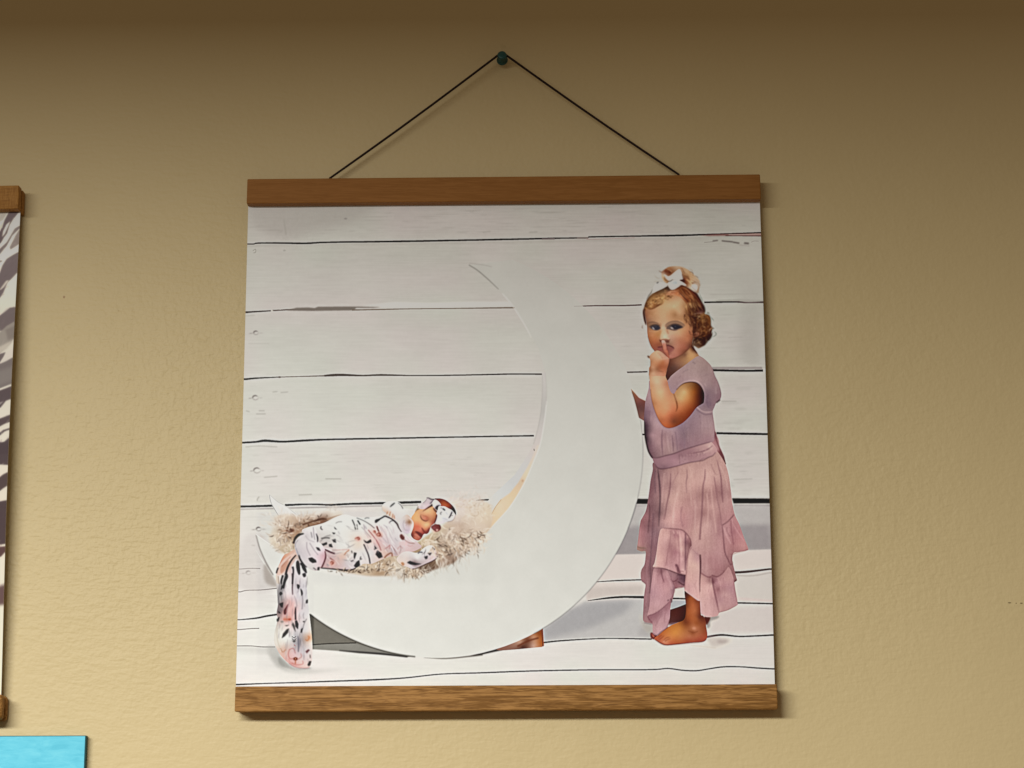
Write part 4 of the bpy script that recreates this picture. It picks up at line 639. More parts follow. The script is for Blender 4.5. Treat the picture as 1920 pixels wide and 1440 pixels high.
    f.fill([(350, 605), (430, 572), (560, 498), (680, 385), (702, 420), (692, 510), (682, 650), (640, 770), (560, 832), (490, 888), (432, 860), (428, 720), (400, 690), (365, 650)],
           [(550, 650, 192, 151, 160), (600, 550, 181, 139, 149), (480, 630, 160, 116, 126), (430, 620, 152, 108, 118), (520, 800, 197, 157, 164), (640, 500, 165, 122, 132), (600, 700, 187, 147, 154), (460, 750, 190, 152, 158), (560, 560, 160, 118, 128), (470, 700, 180, 140, 148)], 5)
    f.line([(352, 605), (385, 660), (425, 700)], 1.6, (120, 74, 86), .9, .4); f.line([(355, 600), (440, 568), (560, 495), (680, 388)], 1.2, (130, 88, 98), .7, .5); f.line([(430, 860), (490, 890), (560, 835), (645, 770), (682, 650)], 1.2, (110, 62, 70), .85, .4); f.line([(560, 590), (500, 680), (470, 760)], 1.4, (150, 108, 118), .5, .7); f.line([(640, 480), (610, 600), (600, 700)], 1.4, (160, 116, 126), .6, .7); f.line([(700, 340), (716, 380), (700, 400)], 2, (84, 56, 66), .85, .4); f.line([(655, 378), (670, 355)], 1.6, (84, 56, 66), .85, .4)
    f.line([(300, 700), (360, 712), (420, 724)], 1.2, (110, 76, 84), .8, .4)
    # front ruffle of the raised hem
    e.fill([(555, 258), (620, 246), (760, 256), (850, 268), (912, 308), (965, 372), (1003, 440), (1008, 520), (980, 565), (962, 640), (945, 800), (930, 900), (922, 945), (830, 925), (760, 905), (650, 862), (560, 842), (437, 828), (458, 760), (488, 600), (510, 430), (532, 310)],
           [(600, 400, 201, 161, 159), (560, 700, 206, 166, 163), (620, 300, 194, 154, 151), (700, 500, 166, 123, 126), (720, 700, 176, 131, 136), (690, 350, 196, 156, 154), (740, 330, 168, 124, 128), (780, 360, 172, 126, 131), (780, 600, 166, 119, 126), (840, 420, 204, 164, 160), (850, 550, 206, 166, 163), (870, 700, 201, 159, 161), (880, 350, 194, 152, 152), (930, 450, 140, 98, 106), (930, 700, 150, 108, 114), (975, 430, 152, 109, 113), (990, 490, 130, 90, 94), (500, 800, 211, 171, 169), (640, 780, 186, 142, 146), (800, 850, 186, 140, 146), (890, 870, 206, 166, 166), (700, 840, 190, 148, 152)], 5)
    e.line([(600, 247), (720, 252), (850, 266), (915, 306), (970, 372), (1004, 440), (1006, 520)], [.8, 1.2, 1.4, 1.8, 1.4, 1.2, .8], (112, 72, 78), .9, .4); e.line([(438, 830), (560, 842), (650, 866), (760, 908), (830, 926), (922, 944)], [.8, 1.2, 1.4, 1.8, 1.8, 1.4], (92, 56, 64), .9, .4)
    e.line([(700, 280), (690, 450), (650, 650), (630, 800)], 1.6, (146, 102, 108), .6, .8); e.line([(740, 285), (750, 330)], 1.4, (220, 184, 178), .8, .4); e.line([(790, 290), (810, 340)], 1.4, (216, 180, 174), .7, .4); e.line([(830, 300), (850, 450), (860, 650)], 1.6, (216, 178, 174), .6, .7); e.line([(810, 330), (820, 500), (830, 700), (820, 860)], 1.6, (146, 100, 108), .6, .7); e.line([(920, 320), (922, 500), (920, 700), (918, 880)], 1.8, (100, 62, 74), .7, .6); e.line([(950, 360), (958, 395)], 1.2, (210, 172, 166), .8, .3)
    e.poly([(765, 795), (800, 790), (830, 860), (850, 915), (800, 905)], (112, 70, 80), .85, .6); e.line([(780, 820), (785, 890)], 1.6, (200, 156, 160), .8, .4); e.line([(845, 885), (900, 900)], 1.4, (130, 86, 92), .7, .4)
    # central panel
    e.fill([(1005, 515), (1062, 580), (1125, 640), (1133, 800), (1137, 1000), (1132, 1200), (1138, 1330), (1080, 1308), (1000, 1250), (922, 1192), (906, 1165), (920, 1000), (938, 800), (962, 640)],
           [(1000, 650, 201, 163, 160), (1050, 800, 211, 176, 169), (1000, 1000, 206, 166, 163), (1080, 1150, 211, 171, 171), (960, 1100, 201, 159, 161), (1100, 700, 184, 144, 148), (1070, 620, 180, 142, 144), (1080, 1280, 216, 173, 171), (1110, 950, 204, 166, 164), (950, 900, 196, 156, 154)], 5)
    e.line([(1030, 560), (1080, 620), (1120, 660)], .9, (150, 108, 112), .7, .4); e.line([(1010, 520), (965, 640), (945, 800), (925, 1000), (908, 1160)], 1.1, (120, 76, 84), .8, .4); e.line([(908, 1165), (1000, 1252), (1080, 1308), (1138, 1330)], 1, (226, 186, 180), .7, .4); e.line([(1090, 1030), (1060, 1100), (1080, 1160)], 1, (176, 134, 136), .6, .6)
    # lower right ruffle
    e.fill([(1140, 905), (1200, 950), (1260, 975), (1320, 965), (1400, 972), (1470, 935), (1530, 870), (1560, 830), (1590, 860), (1640, 1000), (1665, 1160), (1702, 1380), (1690, 1402), (1560, 1468), (1440, 1502), (1420, 1520), (1385, 1560), (1240, 1575), (1180, 1535), (1150, 1505), (1140, 1340), (1136, 1150), (1140, 1000)],
           [(x, y, *k) for x, y, *k in [(1180, 1000, 196, 156, 154), (1200, 1060, 202, 160, 160), (1250, 1260, 206, 166, 166), (1280, 1460, 209, 169, 171), (1190, 1440, 206, 166, 166), (1300, 1100, 208, 170, 168), (1340, 1200, 192, 146, 151), (1330, 1050, 120, 76, 84), (1400, 1160, 152, 106, 113), (1440, 1060, 192, 148, 152), (1500, 1110, 181, 136, 143), (1560, 1000, 190, 148, 150), (1550, 1310, 191, 149, 153), (1450, 1310, 181, 139, 146), (1450, 1440, 191, 151, 153), (1620, 1340, 186, 146, 151), (1380, 1060, 176, 131, 139), (1600, 1150, 180, 138, 146), (1500, 1230, 196, 156, 158)]], 5)
    e.line([(1142, 908), (1200, 950), (1270, 980), (1310, 966)], [1.4, 1.4, 1.8, 1.4], (120, 74, 82), .9, .4); e.line([(1310, 950), (1350, 962), (1400, 972), (1470, 930), (1510, 880)], [2.4, 1.8, 1.6, 1.2, .8], (110, 66, 74), .85, .5)
    e.line([(1320, 985), (1340, 1120), (1370, 1260), (1400, 1400), (1425, 1510)], [2.6, 2.2, 2.2, 1.6, 1], (116, 72, 82), .75, .6); e.line([(1300, 1000), (1310, 1100), (1340, 1280)], 1.6, (218, 182, 178), .6, .6); e.line([(1290, 1080), (1265, 1200)], 1, (170, 124, 130), .6, .6); e.line([(1400, 990), (1440, 1060), (1450, 1180)], 1.4, (206, 164, 166), .5, .7); e.line([(1480, 990), (1510, 1150), (1500, 1300)], 1.4, (160, 116, 124), .5, .8); e.line([(1640, 1010), (1660, 1160), (1700, 1370)], 1.1, (130, 88, 96), .8, .4); e.line([(1430, 1505), (1560, 1468), (1690, 1402)], 1.2, (150, 112, 116), .7, .5); e.line([(1180, 1535), (1240, 1572), (1385, 1560), (1420, 1520)], 1, (224, 186, 184), .7, .4)
    e.line([(1140, 640), (1146, 760), (1144, 900), (1136, 1050), (1138, 1200)], [2.4, 3, 2.4, 1.4, .8], (72, 38, 44), .85, .6)
    for x, y in ((1250, 1300), (1220, 1400), (1540, 1360), (1480, 1400)): e.ell(x, y, 8, 14, (176, 136, 142), .35, .8)

    # weave and small creases of the skirt
    def weave(pts, amp, sy, sx, shear):
        x, y, m = mask(cv, smooth(K.P(pts)), .8)
        n = blobs(m.shape[0], m.shape[1], sy, sx, rng2, shear) * amp + blobs(m.shape[0], m.shape[1], 3, 2, rng2) * 5
        cv.a[y:y + m.shape[0], x:x + m.shape[1]] += (n * m)[..., None] * np.array([1.0, 1.05, 1.0])
    rng2 = np.random.default_rng(3)
    weave(sk, 8, 70, 9, -.05); weave(sk, 5, 20, 3, .02)
    # bodice
    c.fill([(640, 440), (700, 370), (850, 222), (1000, 122), (1108, 60), (1135, 66), (1200, 108), (1280, 185), (1322, 250), (1362, 370), (1402, 450), (1440, 560), (1456, 660), (1432, 728), (1382, 768), (1350, 840), (1330, 890), (1332, 960), (1345, 1060), (1356, 1160), (1352, 1260), (1345, 1340), (1290, 1370), (1100, 1420), (900, 1480), (750, 1530), (500, 1600), (420, 1600), (360, 1500), (330, 1370), (308, 1250), (300, 1100), (298, 1000), (310, 850), (320, 740), (345, 640), (370, 540), (385, 430), (500, 560)],
           [(1100, 150, 176, 149, 141), (1250, 250, 166, 139, 133), (1150, 350, 171, 143, 139), (900, 350, 176, 146, 143), (750, 500, 166, 136, 136), (1000, 300, 179, 151, 146), (1350, 450, 161, 131, 131), (1250, 600, 138, 112, 117), (1300, 500, 160, 132, 132), (1380, 600, 150, 122, 125), (1420, 660, 140, 110, 115), (1280, 780, 126, 101, 111), (1220, 850, 141, 116, 121), (1330, 760, 140, 112, 118), (1100, 420, 184, 154, 149), (380, 600, 178, 146, 144), (350, 750, 160, 130, 132), (350, 900, 132, 102, 112), (400, 1000, 156, 126, 131), (345, 1100, 90, 66, 76), (325, 1200, 62, 44, 52), (330, 1300, 60, 42, 50), (400, 1250, 150, 118, 124), (450, 1100, 166, 136, 139), (600, 1250, 151, 119, 123), (700, 1200, 166, 136, 139), (850, 1100, 141, 116, 126), (950, 1000, 146, 119, 126), (800, 1250, 146, 118, 126), (900, 1250, 132, 107, 114), (1000, 1300, 146, 116, 122), (1100, 950, 151, 125, 131), (1200, 1000, 161, 133, 136), (1250, 1200, 161, 131, 133), (1150, 1250, 151, 121, 126), (1300, 1100, 166, 139, 141), (1100, 1100, 150, 122, 128), (500, 1350, 166, 133, 136), (400, 1420, 120, 90, 98), (640, 1380, 161, 129, 131), (700, 1450, 160, 130, 130), (850, 1380, 136, 106, 116), (1250, 1320, 152, 118, 124)], 6)
    for q, w, col, al, sg in (([(575, 1170), (565, 1300), (570, 1420), (580, 1560)], [1, 2, 2.4, 1], (112, 82, 92), .7, .7), ([(720, 1250), (735, 1400), (740, 1500)], [1, 2, 1], (104, 76, 86), .75, .6), ([(770, 1200), (790, 1350), (800, 1480)], 1.4, (112, 86, 98), .6, .7), ([(640, 1250), (660, 1400), (680, 1500)], 1.4, (186, 158, 156), .5, .7), ([(880, 1150), (910, 1300), (900, 1450)], 2, (126, 100, 112), .5, .9), ([(960, 1150), (960, 1350)], 1.4, (170, 142, 146), .4, .9), ([(1130, 950), (1150, 1100), (1140, 1300)], 1.2, (134, 106, 112), .6, .6), ([(1175, 1050), (1160, 1200)], 1, (176, 148, 148), .5, .6), ([(1040, 1180), (1030, 1380)], 1.6, (130, 102, 112), .4, .8), ([(1240, 980), (1260, 1200), (1250, 1330)], 1.4, (142, 114, 120), .4, .9), ([(310, 1050), (308, 1200), (330, 1350), (370, 1500), (430, 1590)], [1, 2.4, 3, 3, 1.6], (44, 28, 36), .85, .6), ([(390, 880), (375, 1000), (380, 1150)], 1.8, (120, 92, 102), .5, .8),
                              ([(1140, 870), (1090, 830)], 1.2, (196, 170, 168), .8, .3), ([(1085, 828), (1150, 882), (1220, 908), (1290, 906), (1332, 896)], [1.2, 1.4, 1.6, 1.4, .8], (192, 164, 162), .85, .35), ([(1080, 860), (1150, 915), (1220, 945), (1320, 935)], 1.6, (110, 84, 94), .6, .7), ([(1382, 770), (1410, 748), (1440, 722)], 2, (54, 32, 38), .9, .4), ([(1320, 250), (1362, 370), (1402, 450), (1440, 560), (1456, 650)], 1, (104, 78, 84), .7, .4), ([(1025, 155), (1070, 185)], 1.8, (136, 112, 112), .6, .6), ([(880, 320), (910, 290), (960, 270)], 1.4, (140, 114, 116), .5, .6), ([(820, 400), (850, 360)], 1.6, (142, 116, 118), .4, .8), ([(1210, 360), (1260, 340)], 2, (146, 118, 120), .4, .8), ([(1200, 470), (1230, 520)], 2, (200, 170, 164), .4, .8), ([(1260, 640), (1240, 740), (1270, 850)], 2, (112, 88, 100), .5, .9), ([(700, 370), (850, 224), (1000, 124), (1105, 62)], .9, (214, 182, 172), .6, .4), ([(1330, 950), (1345, 1060), (1356, 1160), (1350, 1300)], .9, (110, 78, 86), .6, .4), ([(1370, 520), (1380, 640)], 2.2, (174, 148, 148), .5, .9)):
        c.line(q, w, col, al, sg)
    weave([(640, -680), (850, -900), (1108, -1060), (1280, -930), (1402, -670), (1456, -460), (1382, -352), (1330, -230), (1356, 60), (1290, 240), (900, 350), (500, 470), (400, 440), (308, 130), (300, -20), (320, -380), (380, -690), (500, -560)], 6, 40, 6, 0)
    # waistband
    d.fill([(430, 478), (500, 472), (620, 440), (750, 408), (900, 350), (1100, 290), (1285, 240), (1335, 262), (1385, 330), (1392, 372), (1370, 405), (1250, 470), (1100, 520), (950, 548), (800, 592), (650, 627), (560, 637), (500, 620), (462, 570)],
           [(500, 540, 140, 106, 114), (600, 540, 151, 116, 123), (750, 500, 161, 123, 131), (700, 450, 150, 114, 122), (850, 430, 141, 106, 113), (1000, 420, 146, 109, 116), (1150, 370, 168, 133, 134), (1250, 330, 176, 140, 140), (1280, 315, 200, 168, 162), (1330, 300, 187, 150, 149), (1200, 440, 166, 129, 133), (900, 500, 166, 131, 136), (1350, 370, 178, 140, 140), (1050, 490, 158, 122, 126), (600, 600, 130, 98, 106)], 4)
    d.line([(410, 470), (500, 470), (620, 438), (750, 406), (900, 348), (1100, 288), (1290, 238)], [.8, 1.4, 1.6, 1.8, 1.6, 1.4, 1], (96, 66, 74), .9, .35); d.line([(462, 560), (500, 618), (560, 636), (650, 628), (800, 592), (950, 550), (1100, 524), (1180, 510), (1260, 468), (1330, 440), (1370, 390)], [.8, 2, 2.2, 1.6, 1.4, 1.4, 1.4, 1.6, 1.4, 1.2, .8], (92, 62, 70), .85, .4)
    d.line([(990, 410), (1080, 392), (1180, 375), (1270, 335), (1325, 290)], [.8, 1.2, 1.6, 1.4, .8], (114, 78, 86), .85, .4); d.line([(1170, 400), (1250, 375), (1320, 330)], 1.2, (200, 168, 162), .6, .4); d.line([(1130, 520), (1170, 490), (1200, 470)], 1.2, (120, 86, 92), .6, .5)
    for _ in range(60):
        x = rd.uniform(820, 1290); y = 470 - (x - 820) * .27 + rd.uniform(-50, 55)
        d.line([(x, y), (x + rd.uniform(-14, 14), y + rd.uniform(12, 34))], rd.uniform(.7, 1.2), rd.choice([(118, 84, 92), (188, 152, 150), (196, 162, 158), (128, 92, 100)]), .5, .4)
    d.line([(825, 420), (835, 560)], 1.2, (110, 78, 86), .6, .5)

    # neck
    b.fill([(640, 840), (800, 860), (950, 780), (1060, 690), (1110, 600), (1150, 650), (1180, 720), (1248, 835), (1200, 865), (1100, 935), (980, 1025), (850, 1120), (750, 1205), (682, 1285), (640, 1200), (660, 1000)],
           [(750, 950, 122, 76, 56), (700, 1060, 104, 62, 46), (760, 1060, 100, 66, 52), (850, 950, 152, 106, 81), (830, 1050, 116, 80, 66), (950, 900, 167, 121, 86), (1050, 850, 192, 147, 102), (1000, 820, 140, 96, 70), (1130, 800, 197, 152, 107), (1070, 750, 190, 144, 104), (1100, 720, 152, 102, 67), (1110, 650, 100, 54, 32), (1180, 800, 180, 136, 98), (1160, 720, 70, 34, 22), (900, 1030, 142, 100, 78), (690, 1200, 92, 52, 41), (950, 1000, 160, 118, 90)], 5)
    b.line([(1140, 655), (1175, 710), (1220, 780), (1250, 835)], [1, 1.8, 1.6, .8], (226, 212, 202), .9, .4); b.line([(1125, 680), (1165, 730), (1215, 800)], 2, (74, 38, 24), .7, .6)
    # face
    b.fill([(282, 20), (285, 100), (302, 200), (318, 310), (322, 430), (348, 560), (390, 670), (440, 740), (480, 790), (600, 870), (720, 897), (800, 885), (900, 842), (1000, 782), (1080, 705), (1120, 640), (1145, 520), (1160, 380), (1150, 250), (1100, 120), (1080, 0), (1080, -140), (1000, -240), (900, -290), (780, -320), (640, -270), (520, -200), (380, -140), (290, -80)],
           [(600, 60, 206, 166, 126), (450, 60, 192, 147, 107), (350, 130, 176, 127, 92), (300, 120, 150, 100, 72), (700, 130, 202, 157, 117), (900, 60, 202, 161, 121), (820, 100, 174, 129, 89), (780, 60, 190, 146, 104), (1000, 180, 176, 127, 86), (1060, 100, 130, 84, 52), (330, 250, 146, 106, 82), (600, 260, 206, 166, 131), (540, 200, 204, 162, 124), (1080, 300, 187, 132, 92), (1100, 420, 181, 116, 81), (600, 350, 216, 181, 151), (560, 420, 196, 146, 100), (630, 480, 229, 196, 166), (660, 400, 206, 164, 130), (400, 470, 196, 136, 94), (450, 560, 190, 120, 80), (380, 600, 166, 106, 72), (370, 500, 180, 120, 80), (520, 460, 192, 138, 90), (540, 620, 160, 96, 66), (470, 680, 160, 96, 72), (780, 480, 206, 161, 131), (900, 440, 208, 160, 122), (880, 560, 192, 132, 101), (980, 600, 180, 115, 85), (1050, 550, 185, 120, 85), (1080, 480, 176, 110, 76), (780, 840, 185, 122, 102), (850, 780, 188, 124, 100), (900, 750, 175, 110, 85), (700, 860, 190, 126, 106), (1000, 700, 165, 100, 75), (740, 620, 170, 125, 100), (700, 640, 150, 106, 86), (1080, 660, 128, 78, 56), (1000, 770, 130, 80, 56), (850, 680, 192, 132, 106), (960, 380, 200, 150, 110), (1130, 550, 150, 90, 62), (700, -80, 206, 170, 130), (850, -180, 196, 156, 118), (800, -50, 211, 176, 136), (900, -120, 200, 164, 124), (500, 0, 202, 157, 117), (400, 80, 180, 133, 94), (640, -180, 190, 150, 104), (760, -240, 184, 130, 92), (980, -80, 178, 136, 96), (1000, 40, 170, 122, 84)], 5)
    b.ell(450, 300, 120, 62, (120, 92, 74), .4, 1.6); b.ell(820, 300, 165, 76, (122, 94, 76), .42, 1.8); b.line([(560, 250), (555, 330), (540, 420)], 3, (176, 128, 92), .4, 1.4); b.line([(690, 300), (680, 380), (700, 450)], 2.6, (168, 122, 92), .5, 1.2)
    b.poly([(330, 270), (380, 246), (450, 244), (530, 270), (548, 300), (480, 288), (400, 296), (345, 325)], (150, 112, 84), .6, 1.2); b.poly([(640, 300), (700, 256), (790, 236), (880, 238), (950, 262), (1000, 306), (960, 316), (880, 280), (790, 270), (700, 300), (655, 330)], (146, 112, 88), .6, 1.2)
    b.line([(325, 268), (370, 238), (440, 236), (525, 262)], [1, 1.8, 2, 1], (112, 82, 64), .6, .8); b.line([(645, 290), (700, 246), (780, 224), (870, 224), (940, 250), (1000, 300)], [1, 1.8, 2.2, 2.2, 1.4, .8], (116, 90, 74), .6, .8); b.line([(880, 205), (930, 225), (970, 250)], 1, (220, 180, 146), .6, .5)
    b.poly([(375, 330), (410, 300), (470, 290), (530, 302), (558, 345), (520, 378), (470, 382), (420, 365)], (66, 58, 62), .95, .5); b.poly([(408, 322), (430, 332), (458, 364), (438, 370), (416, 350)], (200, 186, 178), .85, .5); b.ell(486, 332, 36, 30, (60, 54, 60), .9, .4); b.line([(355, 322), (410, 294), (480, 284), (545, 302)], [.6, 1.4, 1.4, .8], (44, 34, 36), .9, .35); b.ell(478, 322, 6, 6, (160, 160, 170), .6, .3)
    b.poly([(660, 350), (720, 310), (790, 280), (870, 288), (940, 318), (968, 330), (900, 356), (830, 390), (760, 382), (700, 362)], (92, 74, 70), .8, .8); b.poly([(738, 312), (800, 284), (875, 294), (950, 326), (890, 350), (830, 360), (785, 350)], (50, 42, 48), .95, .5); b.poly([(746, 320), (768, 330), (798, 358), (770, 360), (742, 340)], (204, 188, 178), .85, .5); b.ell(835, 326, 40, 32, (54, 48, 54), .9, .4); b.line([(665, 330), (730, 296), (800, 274), (880, 284), (960, 326)], [.6, 1.2, 1.6, 1.6, .6], (46, 34, 36), .9, .35); b.ell(822, 314, 6, 6, (160, 156, 160), .6, .3)
    b.line([(700, 380), (780, 412), (870, 400)], 1.6, (190, 160, 140), .4, .8); b.line([(350, 395), (430, 410), (520, 395)], 1.4, (214, 170, 130), .4, .8)
    b.poly([(555, 530), (570, 440), (605, 380), (650, 400), (690, 500), (730, 545), (690, 560), (640, 548), (590, 556)], (226, 190, 158), .55, 1.2); b.ell(640, 500, 30, 24, (236, 204, 176), .4, 1.2)
    b.line([(535, 550), (570, 570), (600, 552), (660, 548), (705, 562), (735, 545)], [1, 2, 1.4, 1.4, 2, .8], (128, 70, 48), .85, .5); b.poly([(640, 560), (700, 566), (720, 590), (690, 610), (650, 592)], (112, 62, 48), .8, .8); b.poly([(540, 560), (575, 575), (580, 600), (555, 590)], (110, 60, 44), .8, .7)
    b.poly([(500, 700), (540, 680), (592, 676), (600, 745), (560, 752), (515, 728)], (156, 92, 80), .8, .8); b.line([(510, 688), (550, 684), (595, 680)], 1.2, (84, 36, 34), .9, .4)
    b.poly([(668, 655), (730, 655), (800, 692), (795, 735), (755, 770), (715, 800), (695, 760), (675, 710)], (152, 92, 80), .9, .8); b.line([(670, 652), (730, 662), (780, 690), (804, 712)], [1.6, 1.8, 1.4, .6], (84, 42, 38), .85, .5); b.line([(720, 770), (770, 750), (795, 725)], 1.4, (176, 112, 100), .6, .5); b.line([(710, 640), (770, 655)], 1, (180, 124, 104), .6, .4)
    b.line([(700, 820), (760, 800)], 1.6, (150, 90, 76), .5, .8); b.line([(455, 752), (400, 690), (360, 600), (330, 480)], 1, (120, 78, 56), .55, .5); b.line([(720, 895), (820, 880), (940, 822), (1040, 745), (1100, 670)], 1.6, (124, 74, 52), .7, .6)

    # near arm
    c.fill([(385, 225), (378, 320), (384, 420), (394, 560), (410, 700), (440, 820), (500, 980), (560, 1080), (620, 1132), (700, 1142), (800, 1112), (900, 1052), (1000, 952), (1085, 840), (1160, 790), (1195, 760), (1202, 650), (1190, 590), (1150, 520), (1090, 468), (1000, 455), (900, 472), (830, 520), (785, 575), (745, 632), (700, 600), (675, 540), (650, 440), (622, 360), (640, 250), (500, 190)],
           [(410, 300, 196, 146, 110), (450, 380, 216, 181, 146), (500, 450, 216, 186, 151), (600, 400, 206, 160, 126), (640, 470, 190, 130, 100), (420, 500, 201, 156, 121), (550, 600, 216, 181, 141), (600, 700, 211, 161, 121), (690, 620, 196, 140, 106), (480, 700, 206, 156, 116), (430, 760, 180, 126, 90), (520, 850, 201, 146, 106), (650, 850, 216, 151, 111), (740, 820, 200, 132, 94), (600, 950, 206, 136, 96), (560, 1020, 176, 108, 74), (620, 1080, 182, 104, 66), (700, 1100, 160, 86, 51), (740, 1040, 124, 68, 42), (800, 1080, 126, 66, 36), (850, 960, 146, 76, 41), (950, 900, 142, 70, 34), (700, 960, 176, 100, 66), (850, 700, 206, 166, 116), (800, 640, 190, 150, 104), (900, 600, 216, 176, 126), (850, 560, 192, 151, 106), (960, 540, 176, 126, 76), (1050, 600, 151, 86, 36), (1100, 700, 102, 46, 16), (1150, 620, 62, 26, 11), (1180, 700, 52, 22, 12), (1000, 720, 176, 110, 60), (950, 800, 178, 106, 62), (1050, 800, 130, 66, 30), (1150, 760, 66, 28, 14), (1000, 480, 150, 104, 64), (1080, 510, 110, 62, 26), (900, 850, 176, 104, 62), (800, 760, 196, 140, 96), (830, 860, 190, 116, 74)], 5)
    c.line([(742, 625), (770, 700), (792, 780), (796, 840), (778, 900)], [1, 1.8, 2.2, 2, .8], (120, 66, 36), .85, .6); c.line([(760, 660), (785, 740)], 1, (226, 180, 140), .5, .4); c.line([(395, 560), (412, 700), (442, 820), (500, 980), (560, 1080), (620, 1132), (700, 1142), (800, 1112)], [.8, .9, 1, 1.1, 1.2, 1.2, 1.2, .8], (110, 62, 44), .7, .4)
    c.line([(785, 572), (830, 518), (900, 472), (1000, 452), (1085, 466), (1150, 516), (1192, 590)], [.8, 1.2, 1.6, 1.8, 1.6, 1.4, 1], (56, 28, 18), .75, .5); c.line([(790, 550), (835, 500), (905, 456), (1000, 438), (1090, 448), (1160, 504), (1202, 590)], [.8, 1.2, 1.4, 1.6, 1.4, 1.2, .8], (218, 186, 176), .8, .4); c.line([(390, 320), (440, 330), (560, 336), (610, 345)], 1.2, (150, 96, 66), .55, .7); c.line([(380, 330), (378, 420)], 1, (150, 104, 78), .6, .4)
    # hand
    b.fill([(330, 835), (352, 850), (400, 800), (450, 764), (500, 744), (560, 762), (620, 806), (680, 850), (718, 882), (718, 940), (698, 1020), (672, 1100), (652, 1190), (620, 1210), (500, 1200), (380, 1210), (352, 1190), (360, 1100), (378, 1010), (378, 930), (355, 882), (330, 865)],
           [(500, 800, 216, 176, 141), (420, 850, 206, 166, 131), (560, 810, 204, 160, 130), (550, 880, 216, 176, 141), (650, 880, 206, 150, 122), (450, 950, 206, 151, 111), (400, 930, 190, 140, 104), (600, 950, 191, 122, 82), (550, 1020, 174, 106, 70), (500, 1080, 166, 110, 76), (650, 960, 196, 130, 96), (660, 1040, 170, 104, 72), (420, 1050, 201, 151, 116), (600, 1100, 192, 122, 87), (420, 1150, 210, 165, 130), (550, 1160, 206, 150, 118), (480, 1020, 190, 132, 94), (380, 1100, 166, 116, 84)], 4.5)
    b.poly([(322, 845), (345, 838), (365, 862), (350, 884), (332, 870)], (104, 74, 58), .9, .5); b.line([(500, 780), (560, 830), (600, 900)], 1, (170, 122, 92), .4, .6); b.line([(718, 880), (716, 950), (690, 1050), (660, 1150)], 1.2, (96, 56, 42), .75, .5); b.line([(455, 762), (510, 742), (570, 766), (640, 820)], 1.1, (150, 100, 76), .6, .5); b.line([(378, 930), (380, 1010), (362, 1100), (354, 1190)], 1, (130, 86, 62), .6, .4); b.line([(560, 900), (620, 900), (690, 890)], 1.2, (224, 186, 154), .5, .6); b.line([(520, 1110), (560, 1120), (610, 1130)], 1.4, (140, 88, 62), .5, .7)
    # raised finger
    b.fill([(578, 572), (605, 560), (635, 575), (655, 620), (668, 680), (692, 750), (716, 830), (716, 885), (668, 850), (628, 800), (604, 730), (592, 650)], [(608, 590, 224, 164, 144), (620, 640, 200, 136, 112), (640, 700, 206, 138, 112), (660, 760, 200, 126, 98), (690, 840, 176, 106, 82), (640, 790, 168, 102, 80), (600, 680, 186, 120, 96), (670, 720, 176, 106, 86)], 3)
    b.line([(592, 650), (604, 730), (630, 800), (670, 850)], 1, (112, 60, 46), .75, .4); b.line([(656, 622), (670, 685), (695, 755), (716, 830)], 1, (116, 60, 48), .7, .4); b.ell(606, 588, 13, 16, (232, 178, 160), .7, .4); b.line([(596, 636), (630, 628)], .9, (150, 90, 70), .6, .4)

    # hair: bun
    a.fill([(575, 300), (610, 262), (650, 232), (720, 198), (850, 186), (960, 205), (1070, 262), (1160, 345), (1240, 425), (1268, 520), (1250, 620), (1230, 680), (1120, 620), (1000, 560), (880, 540), (700, 500), (640, 470), (600, 400)],
           [(700, 230, 146, 96, 61), (650, 280, 104, 52, 30), (720, 300, 100, 50, 28), (850, 205, 176, 146, 116), (920, 230, 172, 136, 104), (1000, 280, 171, 136, 101), (1050, 380, 162, 117, 77), (990, 350, 150, 106, 70), (1000, 430, 112, 54, 30), (960, 440, 66, 30, 20), (1150, 400, 182, 148, 114), (1100, 470, 196, 156, 116), (1200, 480, 180, 156, 132), (1180, 560, 206, 190, 174), (1040, 500, 130, 76, 42), (620, 350, 196, 172, 146), (640, 430, 150, 112, 74), (750, 330, 130, 80, 50), (1230, 600, 160, 130, 104), (1080, 560, 190, 160, 130)], 4, .93, 1.0)
    # hair: head
    hair = [(243, 990), (262, 940), (285, 860), (330, 765), (400, 692), (480, 640), (600, 588), (680, 548), (770, 600), (860, 565), (950, 536), (1050, 578), (1150, 642), (1215, 682), (1262, 760), (1312, 850), (1350, 920), (1364, 1000), (1352, 1060), (1430, 1078), (1456, 1150), (1462, 1250), (1490, 1310), (1470, 1400), (1485, 1440), (1430, 1530), (1372, 1510), (1365, 1600), (1300, 1645), (1240, 1670), (1190, 1640), (1130, 1610), (1130, 1560), (1150, 1500), (1145, 1420), (1150, 1340), (1140, 1240), (1080, 1120), (1045, 1040), (1000, 1000), (1035, 900), (985, 820), (905, 742), (800, 716), (720, 735), (645, 792), (600, 868), (500, 918), (390, 972), (310, 950), (285, 1000), (290, 1100), (305, 1250), (272, 1190), (250, 1080)]
